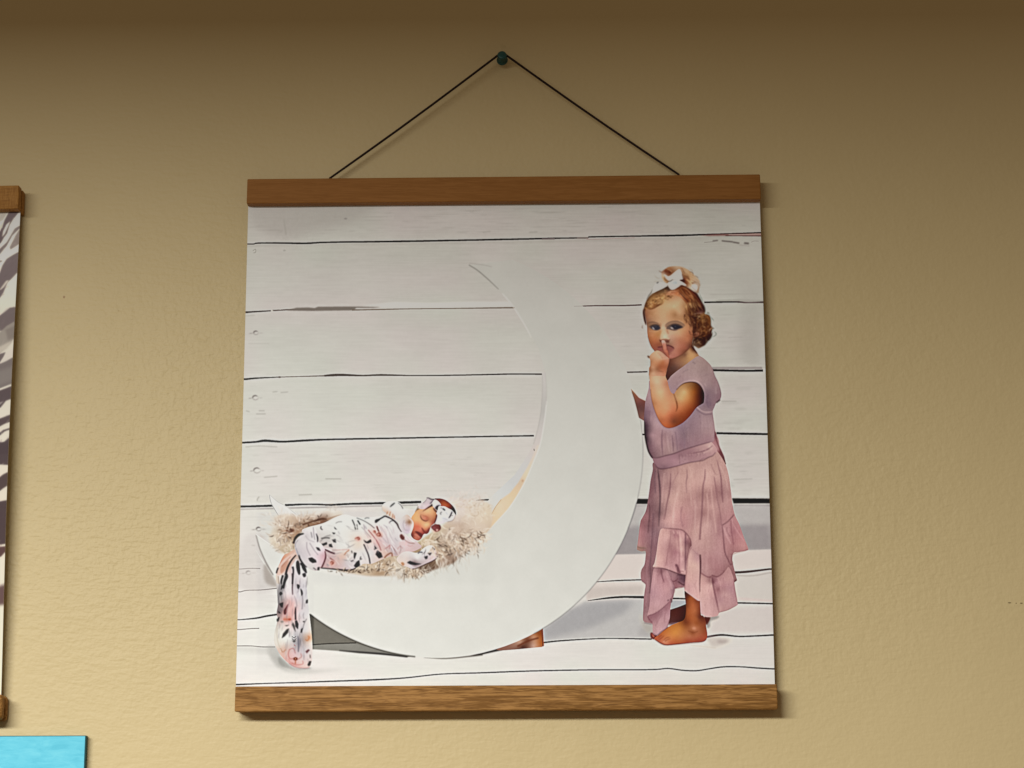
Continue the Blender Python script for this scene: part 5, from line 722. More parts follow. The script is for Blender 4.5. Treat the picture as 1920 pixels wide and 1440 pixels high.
    a.fill(hair, [(300, 860, 96, 62, 34), (265, 1050, 96, 52, 30), (290, 1180, 84, 42, 24), (340, 900, 150, 104, 62), (400, 820, 176, 131, 81), (500, 750, 182, 137, 87), (600, 720, 186, 142, 92), (450, 880, 160, 110, 66), (580, 820, 190, 150, 100), (500, 880, 130, 84, 48), (720, 680, 192, 132, 97), (850, 660, 184, 118, 78), (700, 600, 88, 62, 44), (600, 625, 106, 78, 54), (500, 680, 120, 84, 52), (900, 590, 106, 58, 30), (820, 620, 150, 100, 70), (1000, 650, 112, 58, 28), (1080, 600, 82, 38, 19), (1150, 700, 96, 46, 22), (960, 700, 170, 116, 76), (1200, 800, 88, 38, 18), (1100, 760, 150, 94, 54), (1250, 900, 100, 50, 34), (1060, 850, 130, 76, 42), (1110, 860, 178, 128, 78), (1150, 900, 150, 96, 60), (1050, 800, 118, 60, 30), (1030, 940, 186, 141, 96), (1100, 1000, 88, 44, 24), (1300, 950, 78, 34, 19), (1330, 850, 104, 56, 46), (1350, 980, 80, 40, 26), (1200, 1000, 98, 44, 24), (1280, 1030, 150, 100, 85), (1180, 1060, 150, 104, 84), (1250, 760, 92, 44, 26)]
           + [(x, y + 960, *k) for x, y, *k in [(1100, 150, 118, 74, 44), (1150, 250, 88, 44, 24), (1130, 330, 110, 60, 36), (1200, 130, 78, 34, 15), (1260, 150, 186, 136, 86), (1350, 150, 150, 96, 46), (1300, 250, 120, 66, 30), (1400, 200, 150, 92, 46), (1420, 280, 130, 76, 40), (1250, 380, 150, 82, 46), (1200, 450, 178, 108, 78), (1170, 500, 140, 76, 46), (1300, 450, 108, 50, 20), (1240, 300, 100, 48, 20), (1400, 380, 150, 86, 40), (1450, 440, 84, 38, 18), (1200, 540, 74, 30, 12), (1320, 580, 94, 50, 30), (1160, 600, 130, 94, 70), (1230, 600, 140, 100, 70), (1280, 520, 70, 30, 14), (1180, 360, 96, 46, 22), (1340, 340, 140, 78, 36)]], 3.6, 1, .5)
    a.fill([(1150, 1060), (1260, 1040), (1380, 1060), (1450, 1120), (1460, 1260), (1470, 1400), (1420, 1530), (1360, 1600), (1260, 1640), (1150, 1600), (1140, 1460), (1160, 1300), (1130, 1180)], [(1200, 1100, 90, 42, 20), (1300, 1120, 150, 96, 50), (1400, 1160, 130, 76, 38), (1300, 1240, 96, 48, 22), (1200, 1250, 76, 34, 16), (1420, 1260, 110, 60, 30), (1240, 1360, 120, 64, 34), (1200, 1410, 150, 88, 60), (1320, 1340, 120, 66, 30), (1400, 1380, 104, 54, 26), (1300, 1460, 72, 32, 14), (1200, 1500, 60, 26, 12), (1420, 1440, 70, 32, 16), (1300, 1560, 80, 40, 22), (1200, 1570, 110, 74, 52)], 3, .75, 1.2)
    # darker hair by the temple, ear curls, parting
    a.fill([(1000, 930), (1040, 880), (1110, 880), (1170, 960), (1180, 1080), (1210, 1200), (1190, 1340), (1180, 1440), (1150, 1430), (1150, 1320), (1130, 1220), (1080, 1120), (1045, 1060), (1015, 1010)], [(1030, 920, 190, 146, 98), (1080, 980, 116, 66, 36), (1120, 1060, 92, 46, 24), (1170, 1150, 84, 38, 20), (1170, 1300, 96, 46, 24), (1165, 1400, 110, 58, 34), (1060, 1040, 140, 92, 56)], 3, .85, .8)
    a.fill([(870, 600), (960, 560), (1060, 600), (1170, 700), (1250, 800), (1310, 920), (1300, 980), (1220, 960), (1120, 850), (1030, 760), (930, 670)], [(930, 600, 120, 66, 34), (1050, 660, 140, 80, 42), (1150, 740, 120, 62, 32), (1220, 860, 96, 44, 24), (1270, 940, 84, 38, 26), (1100, 780, 150, 92, 52)], 3, .6, 1)
    for _ in range(60):
        t0 = rd.uniform(0, 1); x, y = 900 + 330 * t0, 590 + 300 * t0 ** 1.3 + rd.uniform(-50, 70)
        a.line([(x, y), (x + rd.uniform(30, 60), y + rd.uniform(20, 60)), (x + rd.uniform(60, 100), y + rd.uniform(70, 140))], rd.uniform(.7, 1.4), rd.choice([(80, 38, 20), (66, 30, 18), (176, 118, 72), (196, 142, 92), (110, 60, 32)]), rd.uniform(.35, .7), .35, .3)
    for _ in range(60):
        x, y = rd.uniform(1060, 1200), rd.uniform(900, 1400); l = rd.uniform(40, 110)
        a.line([(x, y), (x + rd.uniform(-10, 40), y + l * .5), (x + rd.uniform(-10, 40), y + l)], rd.uniform(.7, 1.3), rd.choice([(70, 32, 18), (60, 26, 14), (150, 96, 56), (100, 54, 30)]), rd.uniform(.35, .7), .35, .3)
    for _ in range(110):
        t0 = rd.uniform(0, 1); x, y = 300 + 480 * t0, 900 - 200 * t0 ** .8 + rd.uniform(-60, 60) * (1 - .4 * t0); r = rd.uniform(16, 40); ph = rd.uniform(0, 6.28)
        a.line([(x + r * math.cos(ph + k * .7), y + r * .7 * math.sin(ph + k * .7)) for k in range(4)], rd.uniform(.8, 1.5), rd.choice([(104, 68, 38), (90, 58, 32), (128, 86, 50), (210, 168, 112), (196, 150, 96)]), rd.uniform(.4, .75), .35, .35)
    for _ in range(34):
        x, y = rd.uniform(660, 900), rd.uniform(610, 690)
        a.line([(x, y), (x + rd.uniform(-40, 40), y + rd.uniform(10, 40))], rd.uniform(.8, 1.4), rd.choice([(150, 96, 60), (120, 74, 44), (200, 146, 104)]), rd.uniform(.4, .7), .4, .35)
    for _ in range(70):
        x, y = rd.uniform(980, 1180), rd.uniform(800, 1130)
        a.line([(x, y), (x + rd.uniform(-10, 50), y + rd.uniform(20, 60)), (x + rd.uniform(-20, 80), y + rd.uniform(60, 120))], rd.uniform(.8, 1.5), rd.choice([(90, 50, 28), (76, 40, 22), (190, 142, 92), (150, 104, 62), (110, 64, 36)]), rd.uniform(.4, .75), .35, .3)
    for _ in range(46):
        x, y = rd.uniform(620, 1200), rd.uniform(220, 520)
        if 690 < x < 960 and y > 250: continue
        a.line([(x, y), (x + rd.uniform(30, 60), y + rd.uniform(10, 50)), (x + rd.uniform(60, 110), y + rd.uniform(50, 110))], rd.uniform(.7, 1.4), rd.choice([(120, 76, 46), (210, 178, 138), (150, 108, 72), (96, 56, 34)]), rd.uniform(.3, .65), .4, .3)
    # strands
    hl = (216, 172, 126); hm = (180, 124, 76); hd = (74, 40, 24)
    for q, w, col, al in (([(440, 700), (380, 740), (330, 800), (300, 870)], 1.2, (96, 62, 36), .7), ([(360, 830), (400, 870), (430, 900)], 1.6, hl, .7), ([(380, 810), (430, 850), (420, 900), (380, 930)], 1.2, hm, .8), ([(470, 780), (510, 760), (540, 790), (530, 840)], 1.3, hl, .6), ([(540, 720), (600, 770), (640, 760), (700, 700)], 1.6, (206, 160, 104), .7), ([(600, 800), (650, 750), (720, 725), (800, 730)], 1.3, (120, 76, 44), .7), ([(400, 960), (470, 930), (540, 880), (600, 860)], 1.3, (112, 70, 40), .7), ([(480, 890), (540, 840), (600, 820)], 1.2, (216, 174, 120), .6), ([(700, 660), (760, 640), (860, 640)], 1.6, (206, 152, 116), .7), ([(880, 640), (930, 690), (990, 760), (1060, 830)], 1.3, (64, 30, 20), .85), ([(930, 560), (1020, 600), (1100, 680), (1160, 760)], 1.1, (190, 150, 110), .6), ([(1000, 640), (1080, 720), (1160, 820), (1220, 900)], 1.4, (160, 100, 60), .6), ([(1120, 660), (1200, 740), (1260, 840), (1290, 920)], 1.3, (150, 92, 62), .6), ([(1180, 680), (1260, 780), (1310, 880)], 1.2, (60, 26, 20), .7), ([(1060, 840), (1100, 880), (1140, 940)], 2, (206, 160, 110), .7), ([(1040, 880), (1060, 960), (1080, 1040)], 1.3, (90, 46, 24), .8), ([(1120, 960), (1200, 1020), (1300, 1030)], 1, (110, 60, 44), .7), ([(1140, 1060), (1240, 1040), (1340, 1060)], 1.2, (196, 150, 126), .7), ([(1260, 880), (1290, 950), (1340, 990)], 1.1, (170, 116, 100), .6), ([(960, 880), (950, 940), (980, 980)], 1.4, (196, 150, 100), .6), ([(690, 540), (700, 600), (730, 640)], 1, (60, 40, 28), .7), ([(620, 590), (640, 640)], 1, (150, 110, 76), .6), ([(1200, 820), (1240, 900)], 1, (60, 26, 18), .7),
                          ([(265, 960), (255, 1040), (275, 1150), (300, 1230)], 1.6, (66, 30, 18), .85), ([(240, 1245), (230, 1290), (248, 1310)], 1.1, (120, 90, 70), .8), ([(262, 1190), (268, 1260)], 1, (210, 186, 160), .6), ([(585, 335), (600, 400), (640, 455), (690, 478)], 2.6, (192, 160, 122), .85), ([(620, 380), (640, 430), (680, 460)], 1.4, (120, 80, 46), .8), ([(530, 262), (560, 290), (600, 296)], 1.3, (110, 74, 56), .7), ([(730, 260), (780, 300)], 1, (206, 170, 130), .6), ([(690, 260), (760, 330)], 1.3, (70, 34, 20), .7), ([(1010, 420), (1060, 450), (1110, 500)], 1.8, (214, 180, 130), .7), ([(1110, 495), (1150, 485), (1190, 475)], 1.2, (120, 90, 66), .8), ([(950, 240), (1040, 300), (1120, 380)], 1.4, (196, 160, 120), .5), ([(960, 350), (1020, 380), (1090, 430)], 1.2, (110, 68, 40), .6)):
        a.line(q, w, col, al, .35, .3)
    for q, w, col, al in (([(1225, 185), (1250, 140), (1275, 125)], 2, (222, 182, 140), .85), ([(1290, 130), (1330, 110), (1400, 130), (1420, 190)], 1.3, (190, 140, 90), .7), ([(1340, 160), (1310, 220), (1320, 290), (1290, 330)], 1.6, (190, 130, 76), .7), ([(1360, 200), (1390, 260), (1370, 330)], 1.4, (80, 36, 18), .8), ([(1240, 220), (1210, 290), (1230, 350)], 1.6, (150, 86, 44), .7), ([(1430, 220), (1440, 280), (1400, 340)], 1.2, (190, 140, 90), .6), ([(1280, 350), (1300, 420), (1260, 480)], 1.6, (200, 140, 94), .7), ([(1150, 460), (1190, 435), (1240, 440), (1230, 480), (1170, 500)], 1.6, (196, 124, 92), .8), ([(1330, 380), (1380, 420), (1360, 480), (1300, 500)], 1.6, (170, 104, 56), .8), ([(1420, 410), (1450, 370), (1490, 345), (1520, 362)], [2.4, 2.2, 1.6, 1.2], (206, 160, 124), .85), ([(1480, 345), (1515, 358)], 1.4, (90, 60, 46), .8), ([(1350, 520), (1400, 500), (1470, 470), (1490, 420)], 1.6, (84, 36, 18), .85), ([(1150, 560), (1200, 590), (1230, 640)], 1.2, (90, 46, 24), .8), ([(1180, 570), (1165, 630)], 1.6, (200, 164, 130), .7), ([(1230, 560), (1260, 620), (1300, 640)], 1.6, (190, 142, 104), .7), ([(1290, 600), (1340, 560), (1350, 610), (1310, 635)], 1.3, (64, 28, 16), .8), ([(1100, 130), (1160, 220), (1180, 330)], 1.4, (140, 88, 50), .6), ([(1140, 240), (1150, 340), (1140, 430)], 1.6, (70, 34, 20), .7), ([(1390, 130), (1450, 200), (1460, 300)], 1, (170, 116, 70), .5)):
        b.line(q, w, col, al, .35, .25)
    for _ in range(150):
        x, y = rd.uniform(1150, 1440), rd.uniform(90, 600); t = rd.uniform(0, 6.28); r = rd.uniform(25, 60)
        if y > 520 and x > 1350: continue
        b.line([(x + r * math.cos(t + k * .6), y + r * .8 * math.sin(t + k * .6)) for k in range(4)], rd.uniform(.7, 1.4), rd.choice([hl, hm, hd, hd, hd, (56, 24, 12), (140, 80, 40), (190, 134, 84)]), rd.uniform(.3, .6), .3, .4)
    for _ in range(90):
        x = rd.uniform(320, 640); y = 960 - (x - 300) * .75 + rd.uniform(-70, 40)
        a.line([(x, y), (x + rd.uniform(10, 36), y - rd.uniform(0, 30)), (x + rd.uniform(30, 60), y - rd.uniform(-10, 30))], rd.uniform(.7, 1.3), rd.choice([hl, (206, 164, 110), (120, 76, 42), (150, 104, 62)]), rd.uniform(.3, .6), .3, .4)
    for q in ([(440, 340), (500, 400), (560, 410)], [(430, 460), (540, 465), (600, 460)], [(1240, 640), (1290, 760), (1330, 840)], [(1190, 360), (1260, 400)], [(1460, 1100), (1520, 1180)], [(1520, 1360), (1560, 1420), (1480, 1480)], [(1380, 1040), (1450, 1060)], [(1250, 560), (1290, 500)]):
        a.line(q, .9, (150, 128, 106), .55, .4, .4)
    a.line([(420, 600), (400, 650), (350, 720), (310, 790)], [.8, 2, 2.4, 1], (110, 98, 84), .7, .5)
    # bow
    a.fill([(1110, 570), (1150, 515), (1200, 525), (1224, 580), (1205, 635), (1150, 612)], [(1150, 560, 206, 196, 186), (1200, 560, 214, 206, 196), (1190, 610, 200, 186, 174)], 3, .9, .4)
    a.fill([(420, 668), (425, 610), (440, 555), (490, 485), (560, 468), (620, 488), (684, 522), (660, 552), (600, 585), (500, 632)], [(450, 600, 206, 204, 196), (520, 520, 196, 193, 184), (600, 520, 190, 186, 178), (640, 530, 210, 206, 198), (480, 640, 212, 210, 202), (560, 580, 206, 203, 194)], 3, 1, .3)
    a.fill([(628, 340), (660, 352), (700, 372), (750, 348), (820, 290), (880, 248), (915, 252), (945, 330), (962, 425), (900, 440), (860, 440), (780, 432), (730, 452), (690, 440), (650, 395)], [(660, 380, 214, 206, 196), (720, 410, 204, 200, 192), (800, 350, 204, 202, 194), (880, 300, 210, 208, 200), (900, 400, 206, 204, 196), (840, 400, 200, 200, 194)], 3, 1, .3)
    a.fill([(686, 505), (720, 462), (790, 430), (870, 425), (920, 445), (980, 490), (1028, 535), (990, 538), (930, 525), (860, 572), (790, 612), (740, 605), (705, 560)], [(730, 500, 200, 198, 192), (800, 490, 186, 188, 184), (850, 490, 182, 184, 180), (800, 570, 204, 204, 198), (900, 490, 204, 202, 196), (980, 520, 214, 204, 192), (750, 570, 206, 204, 198)], 3, 1, .3)
    a.line([(700, 465), (745, 455), (780, 418)], [1.2, 2, .8], (112, 106, 96), .85, .4); a.line([(690, 440), (650, 395), (630, 350)], 1, (150, 120, 90), .7, .4); a.poly([(905, 440), (960, 428), (1000, 450), (985, 480), (950, 465)], (70, 36, 24), .9, .5); a.line([(685, 525), (705, 570), (735, 620)], 1.4, (96, 74, 56), .75, .4); a.line([(760, 500), (820, 475), (850, 490), (800, 510)], 1, (150, 152, 150), .7, .5); a.line([(490, 495), (525, 475)], 2, (70, 64, 60), .85, .4); a.line([(620, 490), (655, 515)], .9, (150, 146, 138), .7, .3); a.line([(520, 530), (550, 545)], 1, (168, 166, 160), .6, .4); a.line([(735, 612), (770, 625), (800, 612)], 1.4, (120, 84, 60), .6, .6); a.line([(945, 330), (962, 425)], 1.2, (90, 56, 40), .7, .4); a.line([(1120, 555), (1150, 590), (1200, 630)], 1, (130, 100, 80), .6, .4)
    X, Y = np.meshgrid(cv.x0 + (np.arange(cv.w) + .5) / cv.S, cv.y0 + (np.arange(cv.h) + .5) / cv.S)
    hr = np.clip((X - 1290) / 14, 0, 1) * np.clip((655 - Y) / 8, 0, 1) * np.clip((Y - 545) / 14, 0, 1) * np.clip(np.abs(cv.a - before).max(-1) / 10, 0, 1)
    cv.a *= 1 - hr[..., None] * np.array([.13, .10, .10])
    # the traced tones of this side were taken beside a dimmer white: bring them to the same scale
    yy = cv.y0 + (np.arange(cv.h) + .5) / cv.S
    g = np.interp(yy, [500, 690, 830, 1040, 1120, 1250], [0.98, 1.0, 1.18, 1.14, 1.07, 1.03])[:, None, None]
    g = g * (1 + np.clip((yy[:, None, None] - 700) / 120, 0, 1) * np.array([.06, .05, .015]))
    ch = np.clip(blur(np.clip(np.abs(cv.a - before).max(-1) / 6, 0, 1), .6), 0, 1)[..., None]
    cv.a += (l2s(s2l(np.clip(cv.a, 0, 255)) * g) * 255 - cv.a) * ch

def paint_stripes():
    """striped fur, light and dark; only the right margin of the sheet is in view"""
    N = 1400
    cv = Canvas(0, 0, N, N, 1.0)
    rng = np.random.default_rng(5); rd = random.Random(4)
    yy, xx = np.mgrid[0:N, 0:N].astype(float)
    ph = (xx * .5 + yy) / 120 + vnoise(N, N, 260, 260, rng) * 3.2 + vnoise(N, N, 90, 120, rng) * .7
    s = np.clip(np.sin(ph * 3.1) * 2.4 + .1, -1, 1) * .5 + .5
    yp = 394 + np.arange(N) / 1.55
    cream = np.stack([np.interp(yp, [394, 700, 1000, 1300], v) for v in ([208, 214, 230, 244], [198, 205, 220, 240], [180, 188, 202, 224])], -1)[:, None, :]
    dk = np.array([84, 70, 70.])
    cv.a[:] = dk + (cream - dk) * s[..., None]
    keep = np.clip((xx - (N - 85)) / 12, 0, 1)[..., None]
    cv.a += (cream - cv.a) * keep
    G = Pen(cv)
    def T(oy, pts, c, sg=.7, al=.97, sc=3.967):
        q = []
        for x, y in pts:
            X, Y = x / sc, oy + y / sc
            if x < 0: X = -24
            q.append((N - (38 - 35 * (Y - 394) / 902 - X) * 1.45, (Y - 394) * 1.55))
        G.poly(q, c, al, sg, False)
    D, E, F_ = (84, 69, 70), (104, 90, 88), (122, 108, 102)
    a = 385
    T(a, [(-1, 60), (-1, 200), (20, 130), (60, 60), (80, 30), (0, 30)], (150, 138, 128), 1.5)
    T(a, [(-1, 330), (0, 210), (30, 130), (60, 70), (95, 30), (155, 30), (150, 58), (120, 95), (95, 128), (70, 170), (52, 232), (30, 262), (10, 300), (-1, 420)], D)
    T(a, [(14, 262), (22, 215), (45, 165), (75, 138), (58, 180), (34, 235)], (205, 194, 178)); T(a, [(-1, 230), (0, 170), (28, 120), (14, 190)], (176, 164, 150), 1)
    T(a, [(150, 170), (108, 196), (75, 255), (50, 300), (0, 350), (-1, 400), (-1, 470), (0, 392), (50, 330), (92, 250), (150, 192)], E); T(a, [(20, 300), (50, 250), (40, 300)], (190, 178, 162), .8)
    T(a, [(146, 198), (112, 255), (72, 340), (78, 360), (110, 340), (142, 318)], F_)
    T(a, [(142, 375), (90, 405), (50, 430), (20, 480), (0, 540), (-1, 560), (-1, 760), (0, 735), (30, 690), (60, 612), (95, 578), (140, 528)], (102, 88, 87)); T(a, [(0, 668), (50, 598), (72, 594), (34, 648), (10, 668)], (196, 184, 168)); T(a, [(0, 440), (20, 445), (0, 460)], E)
    T(a, [(132, 800), (80, 805), (40, 838), (0, 868), (-1, 900), (-1, 980), (132, 980)], (106, 92, 90))
    b = 615
    T(b, [(-1, 110), (0, 85), (60, 30), (125, -6), (122, 110), (92, 160), (50, 200), (0, 245), (-1, 265)], (148, 137, 126), 1.4); T(b, [(0, 190), (60, 160), (110, 140), (60, 205), (0, 240)], (192, 180, 164), 1.6); T(b, [(50, 60), (118, 30), (118, 120), (70, 140)], (122, 110, 102), 1.6, .7)
    T(b, [(-1, 262), (0, 245), (54, 228), (40, 262), (8, 310), (-1, 340)], E); T(b, [(15, 308), (60, 232), (122, 192), (120, 262), (60, 290)], (212, 200, 186))
    T(b, [(-1, 340), (20, 312), (60, 295), (122, 260), (115, 462), (60, 480), (0, 502), (-1, 510)], (112, 100, 96), 1.2); T(b, [(-1, 400), (120, 330), (115, 440), (0, 480)], (134, 124, 116), 4, .7)
    T(b, [(-1, 530), (0, 518), (60, 497), (110, 478), (106, 574), (60, 590), (20, 640), (-1, 670)], (80, 65, 66)); T(b, [(0, 604), (46, 592), (20, 616), (0, 622)], (150, 138, 132), .8)
    T(b, [(-1, 740), (0, 725), (60, 705), (102, 688), (100, 742), (50, 760), (0, 786), (-1, 800)], (78, 62, 62)); T(b, [(-1, 870), (0, 835), (40, 805), (96, 788), (96, 800), (50, 816), (20, 842), (-1, 890)], (80, 66, 66))
    T(b, [(-1, 940), (0, 922), (50, 890), (98, 850), (96, 980), (-1, 980)], (72, 56, 58))
    c = 845
    T(c, [(-1, -20), (100, -20), (90, 147), (0, 141), (-1, 145)], (72, 56, 58)); T(c, [(-1, 262), (0, 245), (40, 215), (86, 193), (82, 290), (40, 315), (0, 345), (-1, 360)], (74, 56, 54), 1)
    T(c, [(-1, 420), (0, 410), (80, 398), (68, 560), (60, 710), (0, 716), (-1, 710)], (70, 52, 54)); T(c, [(-1, 737), (0, 732), (56, 727), (54, 765), (22, 800), (-1, 820)], (84, 54, 52), 1)
    T(1075, [(-1, 85), (0, 80), (38, 70), (34, 185), (0, 190), (-1, 190)], (98, 70, 70), 3, .95, 3.28)
    for _ in range(500):
        x, y = rd.uniform(1290, 1400), rd.uniform(0, 1390); an = rd.gauss(-.9, .2); l = rd.uniform(8, 22)
        G.line([(x, y), (x + l * math.cos(an), y + l * math.sin(an))], rd.uniform(.9, 1.6), cv.a[int(y), min(N - 1, int(x))] + rd.uniform(-16, 16), .5, .4)
    return np.clip(s2l(np.clip(cv.a, 0, 255)) / s2l(white_at(yp))[:, None, :] * (.735, .712, .655), .004, .86)

# ---------------------------------------------------------------- helpers
def mat(name, col=(.5, .5, .5), rough=.6, spec=.4):
    m = bpy.data.materials.new(name); m.use_nodes = True
    b = m.node_tree.nodes['Principled BSDF']
    b.inputs['Base Color'].default_value = (*col, 1); b.inputs['Roughness'].default_value = rough
    b.inputs['Specular IOR Level'].default_value = spec
    return m, m.node_tree, b
def node(nt, t, **k):
    n = nt.nodes.new(t)
    for a, v in k.items(): setattr(n, a, v)
    return n
def noise(nt, vec, scale, detail=2, rough=.5, dist=0):
    n = node(nt, 'ShaderNodeTexNoise'); nt.links.new(vec, n.inputs['Vector'])
    n.inputs['Scale'].default_value = scale; n.inputs['Detail'].default_value = detail
    n.inputs['Roughness'].default_value = rough; n.inputs['Distortion'].default_value = dist
    return n
def ramp(nt, fac, stops):
    r = node(nt, 'ShaderNodeValToRGB'); nt.links.new(fac, r.inputs[0])
    e = r.color_ramp.elements
    while len(e) < len(stops): e.new(.5)
    for k, (p, c) in zip(e, stops): k.position = p; k.color = (*c, 1) if len(c) == 3 else c
    return r
def mapping(nt, scale=(1, 1, 1), rot=(0, 0, 0), loc=(0, 0, 0)):
    t = node(nt, 'ShaderNodeTexCoord'); m = node(nt, 'ShaderNodeMapping')
    nt.links.new(t.outputs['Object'], m.inputs[0])
    m.inputs['Scale'].default_value = scale; m.inputs['Rotation'].default_value = rot; m.inputs['Location'].default_value = loc
    return m
def bump(nt, b, h, strength, dist, prev=None):
    n = node(nt, 'ShaderNodeBump'); nt.links.new(h, n.inputs['Height'])
    n.inputs['Strength'].default_value = strength; n.inputs['Distance'].default_value = dist
    if prev: nt.links.new(prev.outputs[0], n.inputs['Normal'])
    nt.links.new(n.outputs[0], b.inputs['Normal']); return n
def mixc(nt, fac, a, b_, mode='MIX'):
    m = node(nt, 'ShaderNodeMix', data_type='RGBA', blend_type=mode)
    for i, v in ((0, fac), (6, a), (7, b_)):
        if hasattr(v, 'links'): nt.links.new(v, m.inputs[i])
        else: m.inputs[i].default_value = v if i == 0 else (*v, 1)
    return m.outputs[2]
def link(name, me, m=None, parent=None, smooth_=False, bevel=0, segs=3):
    o = bpy.data.objects.new(name, me); COL.objects.link(o)
    if m: me.materials.append(m)
    if parent: o.parent = parent
    if smooth_:
        for p in me.polygons: p.use_smooth = True
    if bevel:
        b = o.modifiers.new('bevel', 'BEVEL'); b.width = bevel; b.segments = segs; b.limit_method = 'ANGLE'
    return o
def box(name, lo, hi, m, parent=None, bevel=0, jit=0, seed=0):
    bm = bmesh.new(); bmesh.ops.create_cube(bm, size=1)
    lo, hi = Vector(lo), Vector(hi); r = random.Random(seed)
    for v in bm.verts:
        v.co = Vector([(lo[i] + hi[i]) / 2 + v.co[i] * (hi[i] - lo[i]) + (r.uniform(-jit, jit) if jit else 0) for i in range(3)])
    me = bpy.data.meshes.new(name); bm.to_mesh(me); bm.free()
    return link(name, me, m, parent, False, bevel)
def lathe(name, prof, m, parent, seg=32, axis='y'):
    """profile of (distance along the axis, radius)"""
    bm = bmesh.new(); rings = []
    for t, r in prof:
        rings.append([bm.verts.new((r * math.cos(2 * math.pi * k / seg), t, r * math.sin(2 * math.pi * k / seg))) for k in range(seg)])
    for a, b in zip(rings, rings[1:]):
        for k in range(seg): bm.faces.new((a[k], a[(k + 1) % seg], b[(k + 1) % seg], b[k]))
    bm.faces.new(rings[0][::-1]); bm.faces.new(rings[-1])
    bmesh.ops.recalc_face_normals(bm, faces=bm.faces)
    me = bpy.data.meshes.new(name); bm.to_mesh(me); bm.free()
    return link(name, me, m, parent, True)
def thing(name, label, cat, loc=(0, 0, 0), rot=(0, 0, 0), group=None):
    o = bpy.data.objects.new(name, None); COL.objects.link(o); o.location = loc; o.rotation_euler = rot
    o.empty_display_size = .02
    o['label'] = label; o['category'] = cat
    if group: o['group'] = group
    return o

# ---------------------------------------------------------------- wall
def wall_material():
    m, nt, b = mat('eggshell_wall_paint', rough=.48, spec=.22)
    mp = mapping(nt)
    big = noise(nt, mp.outputs[0], 5, 3, .5)
    c = ramp(nt, big.outputs[0], [(.3, (.606, .474, .250)), (.7, (.628, .492, .262))])
    tex = node(nt, 'ShaderNodeTexCoord')
    out = c.outputs[0]
    # small scuffs and pin holes of the paint, each at its own place on the wall
    for (x, z, rx, rz, col, k) in ((-.3489, .3076, .0011, .0013, (.33, .17, .08), .75), (.3843, .0609, .0016, .0006, (.16, .11, .05), .9), (.3893, .0605, .0006, .0005, (.2, .14, .07), .9), (.3932, .0605, .0013, .0006, (.16, .11, .05), .9), (.0, .5155, .0030, .0022, (.5, .40, .2), .35), (-.305, .296, .0008, .0008, (.42, .30, .14), .5), (.196, .05, .0006, .0006, (.85, .74, .5), .6)):
        s = node(nt, 'ShaderNodeVectorMath', operation='SUBTRACT'); nt.links.new(tex.outputs['Object'], s.inputs[0]); s.inputs[1].default_value = (x, 0, z)
        d = node(nt, 'ShaderNodeVectorMath', operation='DIVIDE'); nt.links.new(s.outputs[0], d.inputs[0]); d.inputs[1].default_value = (rx, 1, rz)
        l = node(nt, 'ShaderNodeVectorMath', operation='LENGTH'); nt.links.new(d.outputs[0], l.inputs[0])
        r = ramp(nt, l.outputs['Value'], [(.6, (k, k, k)), (1.0, (0, 0, 0))])
        out = mixc(nt, r.outputs[0], out, col)
    nt.links.new(out, b.inputs['Base Color'])
    # orange-peel of a rolled wall: fine grain, larger dimples in places, slow unevenness
    f1 = noise(nt, mp.outputs[0], 330, 2.0, .5, .15)
    mp2 = mapping(nt, (1, 1, .75), (0, .7, 0), (3, 0, 7)); f2 = noise(nt, mp2.outputs[0], 150, 1.5, .5, .2)
    f3 = noise(nt, mp.outputs[0], 16, 2, .5)
    # the relief is stronger where the roller went dry, beside the large print, and fades away from there
    pt = noise(nt, mp.outputs[0], 7, 2, .5)
    def near(x, z, r):
        q = node(nt, 'ShaderNodeVectorMath', operation='DISTANCE'); nt.links.new(tex.outputs['Object'], q.inputs[0]); q.inputs[1].default_value = (x, 0, z)
        m_ = node(nt, 'ShaderNodeMapRange'); nt.links.new(q.outputs['Value'], m_.inputs[0]); m_.interpolation_type = 'SMOOTHSTEP'
        m_.inputs[1].default_value = r * .25; m_.inputs[2].default_value = r; m_.inputs[3].default_value = 1; m_.inputs[4].default_value = 0
        return m_.outputs[0]
    def arith(op, a, c):
        n_ = node(nt, 'ShaderNodeMath', operation=op)
        for k_, v_ in ((0, a), (1, c)):
            if hasattr(v_, 'links'): nt.links.new(v_, n_.inputs[k_])
            else: n_.inputs[k_].default_value = v_
        return n_.outputs[0]
    amp = arith('ADD', arith('MULTIPLY', near(-.24, .175, .24), .75), arith('MULTIPLY', near(.27, .16, .22), .35))
    amp = arith('MULTIPLY', arith('ADD', amp, .42), arith('ADD', arith('MULTIPLY', pt.outputs[0], 1.0), .5))
    # ridges drawn out on the slant
    mp4 = mapping(nt, (.45, 1, 1.5), (0, -.55, 0), (1, 0, 2)); f4 = noise(nt, mp4.outputs[0], 190, 1.5, .5, .3)
    bp = bump(nt, b, arith('MULTIPLY', f1.outputs[0], amp), 1.0, .00052)
    bp = bump(nt, b, arith('MULTIPLY', f2.outputs[0], amp), 1.0, .00052, bp)
    bp = bump(nt, b, arith('MULTIPLY', f4.outputs[0], amp), 1.0, .00060, bp)
    bp = bump(nt, b, f3.outputs[0], 1.0, .0008, bp)
    return m
wall = box('wall', (-2.2, 0.0, -1.3), (2.2, .12, .74), wall_material())
wall['kind'] = 'structure'

